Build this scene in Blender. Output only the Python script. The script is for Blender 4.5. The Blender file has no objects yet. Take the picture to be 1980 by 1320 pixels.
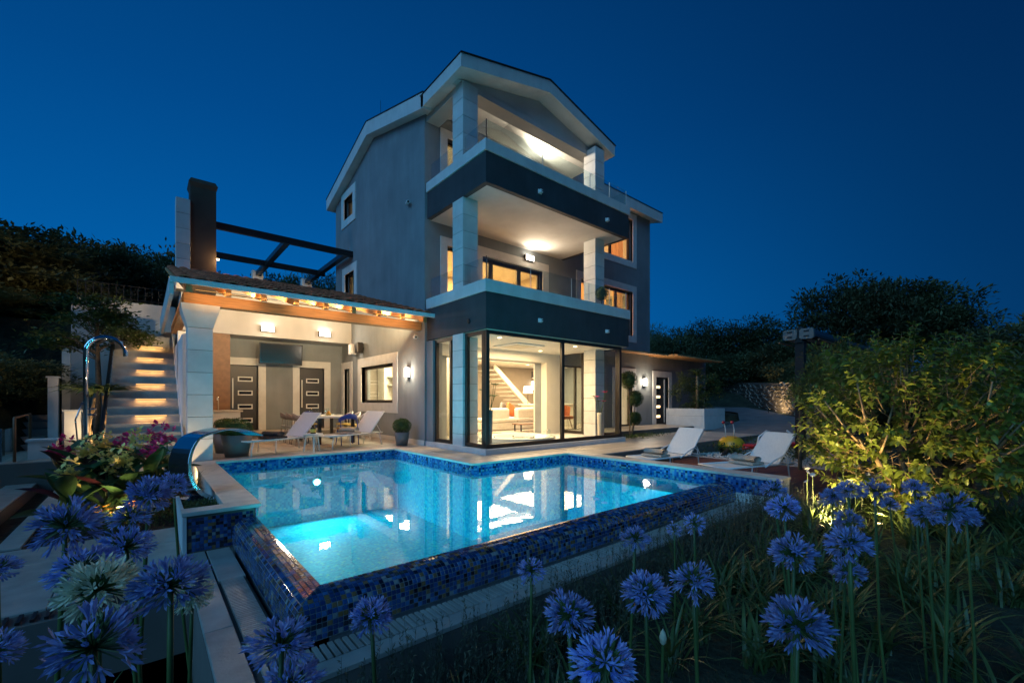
import bpy, math, random
from mathutils import Vector, Matrix, noise as mnoise
R = math.radians
random.seed(11)
scene = bpy.context.scene
col = scene.collection

# ------------------------------------------------------------------ camera
cam_d = bpy.data.cameras.new('camera')
cam_d.sensor_width = 36.0
cam_d.lens = 843.16 / 1980 * 36.0
cam_d.shift_y = (773.5 - 660) / 1980
cam_d.clip_start = 0.05
cam_d.clip_end = 2000
cam = bpy.data.objects.new('camera', cam_d)
col.objects.link(cam)
cam.location = (0, 0, 1.2)
cam.rotation_euler = (R(90), 0, R(49.96 - 90))
scene.camera = cam

# ------------------------------------------------------------------ dusk sky
world = bpy.data.worlds.new('World')
scene.world = world
world.use_nodes = True
wn, wl = world.node_tree.nodes, world.node_tree.links
wn.clear()
w_out = wn.new('ShaderNodeOutputWorld')
w_bg = wn.new('ShaderNodeBackground')
w_tc = wn.new('ShaderNodeTexCoord')
w_sep = wn.new('ShaderNodeSeparateXYZ')
wl.new(w_tc.outputs['Generated'], w_sep.inputs[0])


def wramp(stops):
    r = wn.new('ShaderNodeValToRGB')
    e = r.color_ramp.elements
    while len(e) < len(stops):
        e.new(0.5)
    for k, (p, c) in enumerate(stops):
        e[k].position = p
        e[k].color = (*c, 1)
    wl.new(w_sep.outputs['Z'], r.inputs[0])
    return r


# twilight glow lies behind the house (towards +Y); the sky opposite is deeper
glow = wramp([(0.0, (0.0010, 0.125, 0.440)), (0.20, (0.0006, 0.115, 0.400)), (0.50, (0.0004, 0.070, 0.270)), (1.0, (0.0004, 0.026, 0.110))])
deep = wramp([(0.0, (0.0012, 0.040, 0.140)), (0.25, (0.0006, 0.030, 0.115)), (0.55, (0.0004, 0.020, 0.085)), (1.0, (0.0003, 0.012, 0.055))])
w_dot = wn.new('ShaderNodeVectorMath')
w_dot.operation = 'DOT_PRODUCT'
w_dot.inputs[1].default_value = (0.16, 0.985, 0.0)
wl.new(w_tc.outputs['Generated'], w_dot.inputs[0])
w_fac = wn.new('ShaderNodeMapRange')
w_fac.interpolation_type = 'SMOOTHSTEP'
w_fac.inputs['From Min'].default_value = 0.0
w_fac.inputs['From Max'].default_value = 1.05
wl.new(w_dot.outputs['Value'], w_fac.inputs['Value'])
w_mix = wn.new('ShaderNodeMixRGB')
wl.new(w_fac.outputs[0], w_mix.inputs[0])
wl.new(deep.outputs[0], w_mix.inputs[1])
wl.new(glow.outputs[0], w_mix.inputs[2])
wl.new(w_mix.outputs[0], w_bg.inputs['Color'])
w_bg.inputs['Strength'].default_value = 1.0
wl.new(w_bg.outputs[0], w_out.inputs['Surface'])

# last skylight of the evening: a very soft, weak, blue key from the open left side
sun_d = bpy.data.lights.new('dusk_sun', 'SUN')
sun_d.energy = 1.4
sun_d.angle = R(50)
sun_d.color = (0.17, 0.54, 1.0)
sun = bpy.data.objects.new('dusk_sun', sun_d)
col.objects.link(sun)
sun.rotation_euler = Vector((0.86, 0.30, -0.52)).to_track_quat('-Z', 'Y').to_euler()

scene.view_settings.view_transform = 'Standard'
scene.view_settings.look = 'None'
scene.view_settings.exposure = 0.0
scene.view_settings.gamma = 1.0
scene.view_settings.use_curve_mapping = False
scene.cycles.use_denoising = True
scene.cycles.max_bounces = 7
scene.cycles.diffuse_bounces = 3
scene.cycles.glossy_bounces = 4
scene.cycles.transparent_max_bounces = 16
scene.cycles.sample_clamp_indirect = 4.0
scene.cycles.caustics_reflective = False
scene.cycles.caustics_refractive = False

# ------------------------------------------------------------------ materials
MATS = {}


def nmat(name):
    m = bpy.data.materials.new(name)
    m.use_nodes = True
    m.node_tree.nodes.clear()
    return m, m.node_tree.nodes, m.node_tree.links


def mat(name, c, rough=0.6, metal=0.0, var=0.16, scale=3.0, bump=0.12, bscale=70.0, rnd=0.0, trans=0.0, bdist=0.01, streak=0.0):
    """principled surface with mottled colour, fine relief and (rnd) per-object tone"""
    m, n, l = nmat(name)
    out = n.new('ShaderNodeOutputMaterial')
    b = n.new('ShaderNodeBsdfPrincipled')
    g = n.new('ShaderNodeNewGeometry')
    nz = n.new('ShaderNodeTexNoise')
    nz.inputs['Scale'].default_value = scale
    nz.inputs['Detail'].default_value = 6
    l.new(g.outputs['Position'], nz.inputs['Vector'])
    rp = n.new('ShaderNodeMapRange')
    rp.inputs['From Min'].default_value = 0.3
    rp.inputs['From Max'].default_value = 0.7
    rp.inputs['To Min'].default_value = 1 - var
    rp.inputs['To Max'].default_value = 1 + var
    l.new(nz.outputs['Fac'], rp.inputs['Value'])
    v = n.new('ShaderNodeVectorMath')
    v.operation = 'SCALE'
    v.inputs[0].default_value = c
    l.new(rp.outputs[0], v.inputs['Scale'])
    src = v
    if streak:
        mp = n.new('ShaderNodeMapping')
        mp.inputs['Scale'].default_value = (2.2, 2.2, 0.4)
        l.new(g.outputs['Position'], mp.inputs['Vector'])
        ns_ = n.new('ShaderNodeTexNoise')
        ns_.inputs['Scale'].default_value = 1.6
        ns_.inputs['Detail'].default_value = 7
        ns_.inputs['Roughness'].default_value = 0.65
        l.new(mp.outputs[0], ns_.inputs['Vector'])
        rs = n.new('ShaderNodeMapRange')
        rs.inputs['From Min'].default_value = 0.38
        rs.inputs['From Max'].default_value = 0.66
        rs.inputs['To Min'].default_value = 1 - streak
        rs.inputs['To Max'].default_value = 1 + streak * 0.5
        l.new(ns_.outputs['Fac'], rs.inputs['Value'])
        vs_ = n.new('ShaderNodeVectorMath')
        vs_.operation = 'SCALE'
        l.new(v.outputs[0], vs_.inputs[0])
        l.new(rs.outputs[0], vs_.inputs['Scale'])
        src = v = vs_
    if rnd:
        oi = n.new('ShaderNodeObjectInfo')
        r2 = n.new('ShaderNodeMapRange')
        r2.inputs['To Min'].default_value = 1 - rnd
        r2.inputs['To Max'].default_value = 1 + rnd
        l.new(oi.outputs['Random'], r2.inputs['Value'])
        v2 = n.new('ShaderNodeVectorMath')
        v2.operation = 'SCALE'
        l.new(v.outputs[0], v2.inputs[0])
        l.new(r2.outputs[0], v2.inputs['Scale'])
        src = v2
    l.new(src.outputs[0], b.inputs['Base Color'])
    b.inputs['Roughness'].default_value = rough
    b.inputs['Metallic'].default_value = metal
    if bump:
        nb = n.new('ShaderNodeTexNoise')
        nb.inputs['Scale'].default_value = bscale
        nb.inputs['Detail'].default_value = 4
        l.new(g.outputs['Position'], nb.inputs['Vector'])
        bp = n.new('ShaderNodeBump')
        bp.inputs['Strength'].default_value = bump
        bp.inputs['Distance'].default_value = bdist
        l.new(nb.outputs['Fac'], bp.inputs['Height'])
        l.new(bp.outputs[0], b.inputs['Normal'])
    if trans:
        t = n.new('ShaderNodeBsdfTranslucent')
        l.new(src.outputs[0], t.inputs['Color'])
        mx = n.new('ShaderNodeMixShader')
        mx.inputs[0].default_value = trans
        l.new(b.outputs[0], mx.inputs[1])
        l.new(t.outputs[0], mx.inputs[2])
        l.new(mx.outputs[0], out.inputs['Surface'])
    else:
        l.new(b.outputs[0], out.inputs['Surface'])
    MATS[name] = m
    return m


def emat(name, c, s):
    m, n, l = nmat(name)
    out = n.new('ShaderNodeOutputMaterial')
    e = n.new('ShaderNodeEmission')
    e.inputs['Color'].default_value = (*c, 1)
    e.inputs['Strength'].default_value = s
    l.new(e.outputs[0], out.inputs['Surface'])
    MATS[name] = m
    return m


def schlick(n, l, f0, nrm=None):
    """reflectance that is the same from both sides of a surface"""
    g = n.new('ShaderNodeNewGeometry')
    d = n.new('ShaderNodeVectorMath')
    d.operation = 'DOT_PRODUCT'
    l.new(g.outputs['Incoming'], d.inputs[0])
    l.new(nrm if nrm else g.outputs['Normal'], d.inputs[1])
    prev = d.outputs['Value']
    for op, a in (('ABSOLUTE', None), ('SUBTRACT', 1.0), ('POWER', 5.0), ('MULTIPLY_ADD', None)):
        m = n.new('ShaderNodeMath')
        m.operation = op
        if op == 'SUBTRACT':
            m.use_clamp = True
            m.inputs[0].default_value = 1.0
            l.new(prev, m.inputs[1])
        else:
            l.new(prev, m.inputs[0])
            if op == 'POWER':
                m.inputs[1].default_value = 5.0
            if op == 'MULTIPLY_ADD':
                m.inputs[1].default_value = 1 - f0
                m.inputs[2].default_value = f0
        prev = m.outputs[0]
    return prev


def glassmat(name, tint=(0.93, 0.97, 0.96), rough=0.0, ior=1.5, gain=1.0):
    """thin pane: fresnel mix of clear transmission and mirror reflection"""
    m, n, l = nmat(name)
    out = n.new('ShaderNodeOutputMaterial')
    t = n.new('ShaderNodeBsdfTransparent')
    t.inputs['Color'].default_value = (*tint, 1)
    gl = n.new('ShaderNodeBsdfGlossy')
    gl.inputs['Roughness'].default_value = rough
    mx = n.new('ShaderNodeMixShader')
    l.new(schlick(n, l, ((ior - 1) / (ior + 1)) ** 2), mx.inputs[0])
    l.new(t.outputs[0], mx.inputs[1])
    l.new(gl.outputs[0], mx.inputs[2])
    l.new(mx.outputs[0], out.inputs['Surface'])
    MATS[name] = m
    return m


def mosaicmat(name, cols, by='island', rough=0.12, bumpy=0.0):
    """glass mosaic tile: one random colour of the set for each piece"""
    m, n, l = nmat(name)
    out = n.new('ShaderNodeOutputMaterial')
    b = n.new('ShaderNodeBsdfPrincipled')
    if by == 'island':
        s = n.new('ShaderNodeNewGeometry').outputs['Random Per Island']
    else:
        s = n.new('ShaderNodeObjectInfo').outputs['Random']
    r = n.new('ShaderNodeValToRGB')
    r.color_ramp.interpolation = 'CONSTANT'
    e = r.color_ramp.elements
    while len(e) < len(cols):
        e.new(0.5)
    for k, (p, c) in enumerate(cols):
        e[k].position = p
        e[k].color = (*c, 1)
    l.new(s, r.inputs[0])
    l.new(r.outputs[0], b.inputs['Base Color'])
    b.inputs['Roughness'].default_value = rough
    b.inputs['Coat Weight'].default_value = 0.6
    b.inputs['Coat Roughness'].default_value = 0.08
    l.new(b.outputs[0], out.inputs['Surface'])
    MATS[name] = m
    return m


def gridmosaic(name, cells, cols, grout=(0.2, 0.3, 0.34), rough=0.6):
    """far/underwater mosaic where single pieces are too small to tell apart"""
    m, n, l = nmat(name)
    out = n.new('ShaderNodeOutputMaterial')
    b = n.new('ShaderNodeBsdfPrincipled')
    g = n.new('ShaderNodeNewGeometry')
    sc = n.new('ShaderNodeVectorMath')
    sc.operation = 'SCALE'
    sc.inputs['Scale'].default_value = cells
    l.new(g.outputs['Position'], sc.inputs[0])
    off = n.new('ShaderNodeVectorMath')
    off.operation = 'ADD'
    off.inputs[1].default_value = (0.37, 0.37, 0.37)
    l.new(sc.outputs[0], off.inputs[0])
    fl = n.new('ShaderNodeVectorMath')
    fl.operation = 'FLOOR'
    l.new(off.outputs[0], fl.inputs[0])
    wnz = n.new('ShaderNodeTexWhiteNoise')
    l.new(fl.outputs[0], wnz.inputs['Vector'])
    r = n.new('ShaderNodeValToRGB')
    r.color_ramp.interpolation = 'CONSTANT'
    e = r.color_ramp.elements
    while len(e) < len(cols):
        e.new(0.5)
    for k, (p, c) in enumerate(cols):
        e[k].position = p
        e[k].color = (*c, 1)
    l.new(wnz.outputs['Value'], r.inputs[0])
    l.new(r.outputs[0], b.inputs['Base Color'])
    b.inputs['Roughness'].default_value = rough
    b.inputs['Specular IOR Level'].default_value = 0.08
    l.new(b.outputs[0], out.inputs['Surface'])
    MATS[name] = m
    return m


def woodmat(name, c, rough=0.5, rnd=0.25, axis='X', gloss=0.0):
    m, n, l = nmat(name)
    out = n.new('ShaderNodeOutputMaterial')
    b = n.new('ShaderNodeBsdfPrincipled')
    g = n.new('ShaderNodeNewGeometry')
    mp = n.new('ShaderNodeMapping')
    mp.inputs['Scale'].default_value = (1.2, 22, 22) if axis == 'X' else (22, 1.2, 22)
    l.new(g.outputs['Position'], mp.inputs['Vector'])
    nz = n.new('ShaderNodeTexNoise')
    nz.inputs['Scale'].default_value = 1.6
    nz.inputs['Detail'].default_value = 7
    nz.inputs['Distortion'].default_value = 1.2
    l.new(mp.outputs[0], nz.inputs['Vector'])
    oi = n.new('ShaderNodeObjectInfo')
    r2 = n.new('ShaderNodeMapRange')
    r2.inputs['To Min'].default_value = 1 - rnd
    r2.inputs['To Max'].default_value = 1 + rnd
    l.new(oi.outputs['Random'], r2.inputs['Value'])
    rp = n.new('ShaderNodeMapRange')
    rp.inputs['From Min'].default_value = 0.25
    rp.inputs['From Max'].default_value = 0.75
    rp.inputs['To Min'].default_value = 0.6
    rp.inputs['To Max'].default_value = 1.25
    l.new(nz.outputs['Fac'], rp.inputs['Value'])
    mu = n.new('ShaderNodeMath')
    mu.operation = 'MULTIPLY'
    l.new(rp.outputs[0], mu.inputs[0])
    l.new(r2.outputs[0], mu.inputs[1])
    v = n.new('ShaderNodeVectorMath')
    v.operation = 'SCALE'
    v.inputs[0].default_value = c
    l.new(mu.outputs[0], v.inputs['Scale'])
    l.new(v.outputs[0], b.inputs['Base Color'])
    b.inputs['Roughness'].default_value = rough
    bp = n.new('ShaderNodeBump')
    bp.inputs['Strength'].default_value = 0.2
    bp.inputs['Distance'].default_value = 0.004
    l.new(nz.outputs['Fac'], bp.inputs['Height'])
    l.new(bp.outputs[0], b.inputs['Normal'])
    l.new(b.outputs[0], out.inputs['Surface'])
    MATS[name] = m
    return m


mat('render_grey', (0.245, 0.265, 0.275), 0.9, var=0.14, scale=1.1, bump=0.7, bscale=110, streak=0.07)
mat('render_light', (0.55, 0.53, 0.50), 0.9, var=0.09, scale=1.2, bump=0.6, bscale=110, streak=0.04)
mat('render_white', (0.74, 0.73, 0.70), 0.85, var=0.05, scale=1.5, bump=0.2, bscale=140)
mat('fascia_dark', (0.055, 0.055, 0.06), 0.8, var=0.2, scale=1.5, bump=0.6, bscale=100, streak=0.12)
mat('white_stone', (0.68, 0.66, 0.62), 0.7, var=0.07, scale=5, bump=0.2, bscale=60, rnd=0.07)
mat('white_slab', (0.68, 0.67, 0.64), 0.6, var=0.08, scale=3, bump=0.2, bscale=60, streak=0.06)
mat('taupe_wall', (0.36, 0.31, 0.25), 0.8, var=0.06, bump=0.1)
mat('cap_grey', (0.15, 0.148, 0.14), 0.55, var=0.15, bump=0.05)
mat('coping_stone', (0.60, 0.55, 0.48), 0.45, var=0.15, scale=6, bump=0.15, bscale=50, rnd=0.06)
mat('paver', (0.46, 0.40, 0.33), 0.42, var=0.16, scale=4, bump=0.15, bscale=40, rnd=0.13)
mat('joint', (0.16, 0.14, 0.12), 0.9, var=0.1)
mat('garden_paver', (0.40, 0.38, 0.34), 0.4, var=0.2, scale=5, bump=0.2, bscale=40, rnd=0.1)
mat('soil', (0.035, 0.024, 0.017), 0.95, var=0.5, scale=14, bump=1.0, bscale=45, bdist=0.03)
mat('earth', (0.032, 0.036, 0.020), 0.95, var=0.6, scale=3, bump=1.0, bscale=14, bdist=0.05)
mat('asphalt', (0.16, 0.16, 0.165), 0.85, var=0.2, scale=2, bump=0.5, bscale=90)
mat('dark_metal', (0.030, 0.027, 0.026), 0.35, metal=0.4, var=0.1, bump=0.03)
mat('bronze_frame', (0.045, 0.034, 0.027), 0.4, metal=0.3, var=0.1, bump=0.03)
mat('door_dark', (0.035, 0.036, 0.040), 0.4, var=0.1, bump=0.05)
mat('steel', (0.62, 0.63, 0.65), 0.14, metal=1.0, var=0.05, bump=0.02)
mat('chrome', (0.75, 0.75, 0.76), 0.06, metal=1.0, var=0.03, bump=0.0)
mat('white_metal', (0.76, 0.75, 0.72), 0.4, var=0.05, bump=0.03)
mat('sling', (0.78, 0.76, 0.72), 0.75, var=0.05, scale=30, bump=0.3, bscale=260)
mat('towel_sand', (0.50, 0.43, 0.35), 0.95, var=0.15, scale=30, bump=0.8, bscale=200)
mat('towel_dark', (0.045, 0.045, 0.05), 0.95, var=0.2, scale=30, bump=0.8, bscale=200)
mat('terracotta', (0.60, 0.16, 0.07), 0.75, var=0.3, scale=9, bump=0.3, bscale=60, rnd=0.3)
mat('chimney_brown', (0.075, 0.050, 0.036), 0.85, var=0.2, scale=2, bump=0.4, bscale=90)
mat('pot_grey', (0.17, 0.16, 0.15), 0.6, var=0.1, bump=0.1)
mat('cream', (0.66, 0.57, 0.43), 0.8, var=0.05, bump=0.05)
mat('white_in', (0.74, 0.70, 0.62), 0.7, var=0.03, bump=0.03)
mat('sofa_white', (0.72, 0.69, 0.63), 0.85, var=0.06, scale=10, bump=0.4, bscale=150)
mat('floor_in', (0.36, 0.31, 0.25), 0.18, var=0.12, scale=2, bump=0.0)
mat('acrylic', (0.62, 0.66, 0.60), 0.2, var=0.03, bump=0.0)
mat('orange', (0.62, 0.16, 0.035), 0.7, var=0.45, scale=30, bump=0.2)
mat('curtain', (0.62, 0.42, 0.24), 0.9, var=0.08, scale=10, bump=0.1, trans=0.4)
mat('brown_wood', (0.20, 0.10, 0.05), 0.5, var=0.2, scale=8, bump=0.1)
mat('screen_black', (0.008, 0.008, 0.010), 0.18, var=0.05, bump=0.0)
mat('blue_plastic', (0.012, 0.045, 0.28), 0.4, var=0.08, bump=0.02)
mat('grey_plastic', (0.26, 0.24, 0.22), 0.5, var=0.08, bump=0.02)
mat('ochre_fabric', (0.42, 0.28, 0.06), 0.8, var=0.15, bump=0.2)
mat('yellow_plastic', (0.75, 0.38, 0.02), 0.35, var=0.06, bump=0.02)
mat('black_plastic', (0.015, 0.013, 0.012), 0.4, var=0.1, bump=0.02)
mat('red_plastic', (0.50, 0.02, 0.03), 0.35, var=0.1, bump=0.02)
mat('green_plastic', (0.10, 0.42, 0.07), 0.4, var=0.1, bump=0.02)
mat('amber_bottle', (0.09, 0.035, 0.012), 0.15, var=0.1, bump=0.0)
mat('label_yellow', (0.75, 0.50, 0.08), 0.6, var=0.2, scale=60, bump=0.0)
mat('fieldstone', (0.34, 0.30, 0.25), 0.9, var=0.3, scale=9, bump=0.8, bscale=50, rnd=0.3)
mat('grout', (0.30, 0.30, 0.30), 0.7, var=0.15, scale=12, bump=0.3, bscale=40)
mat('mortar', (0.10, 0.085, 0.07), 0.95, var=0.3, scale=12, bump=0.8, bscale=40)
mat('pebble', (0.48, 0.46, 0.42), 0.8, var=0.4, scale=18, bump=0.2)
mat('bark', (0.10, 0.070, 0.045), 0.9, var=0.4, scale=14, bump=0.9, bscale=40)
mat('bark_pale', (0.26, 0.17, 0.09), 0.9, var=0.4, scale=14, bump=0.9, bscale=40)
mat('leaf_dark', (0.115, 0.12, 0.048), 0.6, var=0.5, scale=0.9, bump=0.0, rnd=0.35, trans=0.25)
mat('leaf_mid', (0.085, 0.120, 0.030), 0.5, var=0.45, scale=3, bump=0.0, rnd=0.2, trans=0.3)
mat('leaf_shrub', (0.17, 0.21, 0.035), 0.38, var=0.4, scale=5, bump=0.0, rnd=0.3, trans=0.35)
mat('leaf_box', (0.085, 0.135, 0.034), 0.55, var=0.5, scale=16, bump=0.0, trans=0.2)
mat('leaf_canna', (0.045, 0.105, 0.032), 0.38, var=0.25, scale=8, bump=0.15, bscale=30, rnd=0.25, trans=0.25)
mat('leaf_purple', (0.050, 0.012, 0.018), 0.4, var=0.3, scale=8, bump=0.15, rnd=0.25, trans=0.2)
mat('leaf_strap', (0.085, 0.125, 0.038), 0.42, var=0.4, scale=3, bump=0.0, trans=0.25)
mat('grass_tuft', (0.085, 0.090, 0.035), 0.6, var=0.45, scale=5, bump=0.0, trans=0.25)
mat('herb', (0.095, 0.105, 0.065), 0.8, var=0.5, scale=7, bump=0.0, trans=0.2)
mat('stem_green', (0.070, 0.115, 0.030), 0.5, var=0.25, scale=8, bump=0.05)
mat('petal_blue', (0.34, 0.42, 0.80), 0.5, var=0.5, scale=45, bump=0.0, trans=0.35, rnd=0.28)
mat('petal_white', (0.78, 0.76, 0.56), 0.6, var=0.2, scale=30, bump=0.0, trans=0.3)
mat('petal_yellow', (0.88, 0.74, 0.26), 0.5, var=0.2, scale=20, bump=0.0, trans=0.3)
mat('petal_magenta', (0.70, 0.04, 0.20), 0.5, var=0.3, scale=20, bump=0.0, trans=0.3)
mat('petal_orange', (0.62, 0.26, 0.03), 0.6, var=0.3, scale=30, bump=0.0, trans=0.3)
mat('petal_pale', (0.55, 0.58, 0.66), 0.6, var=0.1, scale=30, bump=0.0, trans=0.3)
mat('petal_pink', (0.62, 0.30, 0.30), 0.6, var=0.2, scale=30, bump=0.0, trans=0.3)
woodmat('pine_x', (0.58, 0.29, 0.11), axis='X')
woodmat('pine_y', (0.58, 0.29, 0.11), axis='Y')
woodmat('deck_wood', (0.17, 0.062, 0.030), rough=0.45, axis='X')
glassmat('glass', (0.95, 0.98, 0.97), ior=1.5)
glassmat('rail_glass', (0.88, 0.95, 0.95), ior=1.55)
emat('lamp_white', (1.0, 0.90, 0.74), 14.0)
emat('lamp_warm', (1.0, 0.72, 0.38), 12.0)
emat('strip_warm', (1.0, 0.60, 0.22), 6.0)
emat('stair_strip', (1.0, 0.50, 0.14), 2.2)
emat('pool_lamp', (0.55, 0.95, 1.0), 22.0)
emat('spot_warm', (1.0, 0.70, 0.32), 16.0)
MOS = [(0.0, (0.012, 0.042, 0.14)), (0.32, (0.024, 0.085, 0.25)), (0.55, (0.006, 0.009, 0.022)), (0.73, (0.05, 0.15, 0.34)), (0.82, (0.24, 0.13, 0.05)), (0.94, (0.26, 0.28, 0.28))]
mosaicmat('mosaic', MOS, 'island')
mosaicmat('mosaic_single', MOS, 'object')
gridmosaic('mosaic_wall', 24, [(0.0, (0.02, 0.07, 0.24)), (0.3, (0.035, 0.14, 0.36)), (0.6, (0.010, 0.022, 0.06)), (0.75, (0.10, 0.25, 0.42)), (0.9, (0.20, 0.28, 0.32))])
gridmosaic('mosaic_floor', 26, [(0.0, (0.04, 0.50, 0.62)), (0.3, (0.07, 0.58, 0.68)), (0.6, (0.03, 0.40, 0.54)), (0.75, (0.14, 0.66, 0.70)), (0.93, (0.30, 0.72, 0.60))])


def watermat():
    m, n, l = nmat('water')
    out = n.new('ShaderNodeOutputMaterial')
    t = n.new('ShaderNodeBsdfTransparent')
    t.inputs['Color'].default_value = (0.30, 0.90, 1.0, 1)
    gl = n.new('ShaderNodeBsdfGlossy')
    gl.inputs['Roughness'].default_value = 0.012
    g = n.new('ShaderNodeNewGeometry')
    nz = n.new('ShaderNodeTexNoise')
    nz.inputs['Scale'].default_value = 6.0
    nz.inputs['Detail'].default_value = 2
    l.new(g.outputs['Position'], nz.inputs['Vector'])
    bp = n.new('ShaderNodeBump')
    bp.inputs['Strength'].default_value = 0.02
    bp.inputs['Distance'].default_value = 0.03
    l.new(nz.outputs['Fac'], bp.inputs['Height'])
    l.new(bp.outputs[0], gl.inputs['Normal'])
    mx = n.new('ShaderNodeMixShader')
    l.new(schlick(n, l, 0.026, bp.outputs[0]), mx.inputs[0])
    l.new(t.outputs[0], mx.inputs[1])
    l.new(gl.outputs[0], mx.inputs[2])
    l.new(mx.outputs[0], out.inputs['Surface'])
    MATS['water'] = m


watermat()


# ------------------------------------------------------------------ mesh helpers
def wloc(o):
    v = Vector((0, 0, 0))
    while o is not None:
        v = v + o.location
        o = o.parent
    return v


def link(name, me, parent=None, at=None):
    o = bpy.data.objects.new(name, me)
    col.objects.link(o)
    if parent is not None:
        o.parent = parent
        if at is None:
            o.location = -wloc(parent)
    if at is not None:
        o.location = at
    return o


class MB:
    def __init__(s):
        s.v, s.f = [], []

    def add(s, vs, fs):
        k = len(s.v)
        s.v += [tuple(p) for p in vs]
        s.f += [tuple(i + k for i in q) for q in fs]
        return s

    def box(s, x0, x1, y0, y1, z0, z1):
        return s.add([(x0, y0, z0), (x1, y0, z0), (x1, y1, z0), (x0, y1, z0), (x0, y0, z1), (x1, y0, z1), (x1, y1, z1), (x0, y1, z1)],
                     [(0, 3, 2, 1), (4, 5, 6, 7), (0, 1, 5, 4), (1, 2, 6, 5), (2, 3, 7, 6), (3, 0, 4, 7)])

    def hexa(s, b, t):
        """bottom and top quads (ccw seen from above)"""
        return s.add(list(b) + list(t), [(0, 3, 2, 1), (4, 5, 6, 7), (0, 1, 5, 4), (1, 2, 6, 5), (2, 3, 7, 6), (3, 0, 4, 7)])

    def prism(s, poly, a0, a1, axis='z'):
        """poly extruded from a0 to a1 along axis; poly in the two other axes"""
        def P(u, v, a):
            return {'z': (u, v, a), 'y': (u, a, v), 'x': (a, u, v)}[axis]
        n = len(poly)
        vs = [P(u, v, a0) for u, v in poly] + [P(u, v, a1) for u, v in poly]
        fs = [tuple(range(n))[::-1], tuple(range(n, 2 * n))]
        fs += [(i, (i + 1) % n, n + (i + 1) % n, n + i) for i in range(n)]
        return s.add(vs, fs)

    def tube(s, pts, rad, n=8, cap=True):
        pts = [Vector(p) for p in pts]
        m = len(pts)
        if not hasattr(rad, '__len__'):
            rad = [rad] * m
        k = len(s.v)
        ref = None
        for i, p in enumerate(pts):
            d = (pts[min(i + 1, m - 1)] - pts[max(i - 1, 0)]).normalized()
            if ref is None:
                ref = Vector((0, 0, 1)) if abs(d.z) < 0.9 else Vector((1, 0, 0))
                ref = d.cross(ref).normalized()
            u = (ref - d * ref.dot(d)).normalized()
            ref = u
            w = d.cross(u)
            for j in range(n):
                a = 2 * math.pi * j / n
                q = p + (u * math.cos(a) + w * math.sin(a)) * rad[i]
                s.v.append(tuple(q))
        for i in range(m - 1):
            for j in range(n):
                a, b = k + i * n + j, k + i * n + (j + 1) % n
                s.f.append((a, b, b + n, a + n))
        if cap:
            s.f.append(tuple(k + j for j in range(n))[::-1])
            s.f.append(tuple(k + (m - 1) * n + j for j in range(n)))
        return s

    def lathe(s, prof, n=20, c=(0, 0, 0)):
        k = len(s.v)
        for r, z in prof:
            for j in range(n):
                a = 2 * math.pi * j / n
                s.v.append((c[0] + r * math.cos(a), c[1] + r * math.sin(a), c[2] + z))
        for i in range(len(prof) - 1):
            for j in range(n):
                a, b = k + i * n + j, k + i * n + (j + 1) % n
                s.f.append((a, b, b + n, a + n))
        if prof[0][0] > 1e-6:
            s.f.append(tuple(k + j for j in range(n))[::-1])
        if prof[-1][0] > 1e-6:
            s.f.append(tuple(k + (len(prof) - 1) * n + j for j in range(n)))
        return s

    def mesh(s, name, m, smooth=False):
        me = bpy.data.meshes.new(name)
        me.from_pydata(s.v, [], s.f)
        me.materials.append(MATS[m])
        if smooth:
            me.polygons.foreach_set('use_smooth', [True] * len(me.polygons))
        me.update()
        return me

    def build(s, name, m, parent=None, smooth=False, bevel=0.0, at=None):
        o = link(name, s.mesh(name, m, smooth), parent, at)
        if bevel:
            b = o.modifiers.new('bevel', 'BEVEL')
            b.width = bevel
            b.segments = 2
            b.limit_method = 'ANGLE'
        return o


def B(*a):
    return MB().box(*a)


def tag(o, label, cat, group=None):
    o['label'] = label
    o['category'] = cat
    if group:
        o['group'] = group
    return o


def thing(name, label, cat, loc=(0, 0, 0), group=None):
    o = bpy.data.objects.new(name, None)
    o.empty_display_size = 0.2
    col.objects.link(o)
    o.location = loc
    return tag(o, label, cat, group)


def struct(o, kind='structure'):
    o['kind'] = kind
    return o


def part(name, parent, loc=None):
    """an empty-free grouping is not allowed below the thing, so parts are meshes; helper kept for clarity"""
    return parent


def copy_tree(o, parent=None):
    c = o.copy()
    col.objects.link(c)
    c.parent = parent
    for ch in list(o.children):
        copy_tree(ch, c)
    return c


def dup(root, loc, rz=0.0, label=None, scale=None, group=None):
    c = copy_tree(root)
    c.location = loc
    c.rotation_euler = (0, 0, rz)
    if scale:
        c.scale = (scale,) * 3 if not hasattr(scale, '__len__') else scale
    if label:
        c['label'] = label
    if group:
        c['group'] = group
    return c


def area(name, parent, loc, size, power, color=(1, 0.72, 0.42), to=(0, 0, -1), sy=None, spread=180):
    d = bpy.data.lights.new(name, 'AREA')
    d.energy = power * 5.0
    d.color = color
    d.size = size
    d.spread = R(spread)
    if sy:
        d.shape = 'RECTANGLE'
        d.size_y = sy
    o = bpy.data.objects.new(name, d)
    col.objects.link(o)
    o.parent = parent
    o.location = Vector(loc) - (wloc(parent) if parent else Vector())
    o.rotation_euler = Vector(to).to_track_quat('-Z', 'Y').to_euler()
    return o


def point(name, parent, loc, power, color=(1, 0.72, 0.42), rad=0.05):
    d = bpy.data.lights.new(name, 'POINT')
    d.energy = power * 3.6
    d.color = color
    d.shadow_soft_size = rad
    o = bpy.data.objects.new(name, d)
    col.objects.link(o)
    o.parent = parent
    o.location = Vector(loc) - (wloc(parent) if parent else Vector())
    return o


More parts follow.
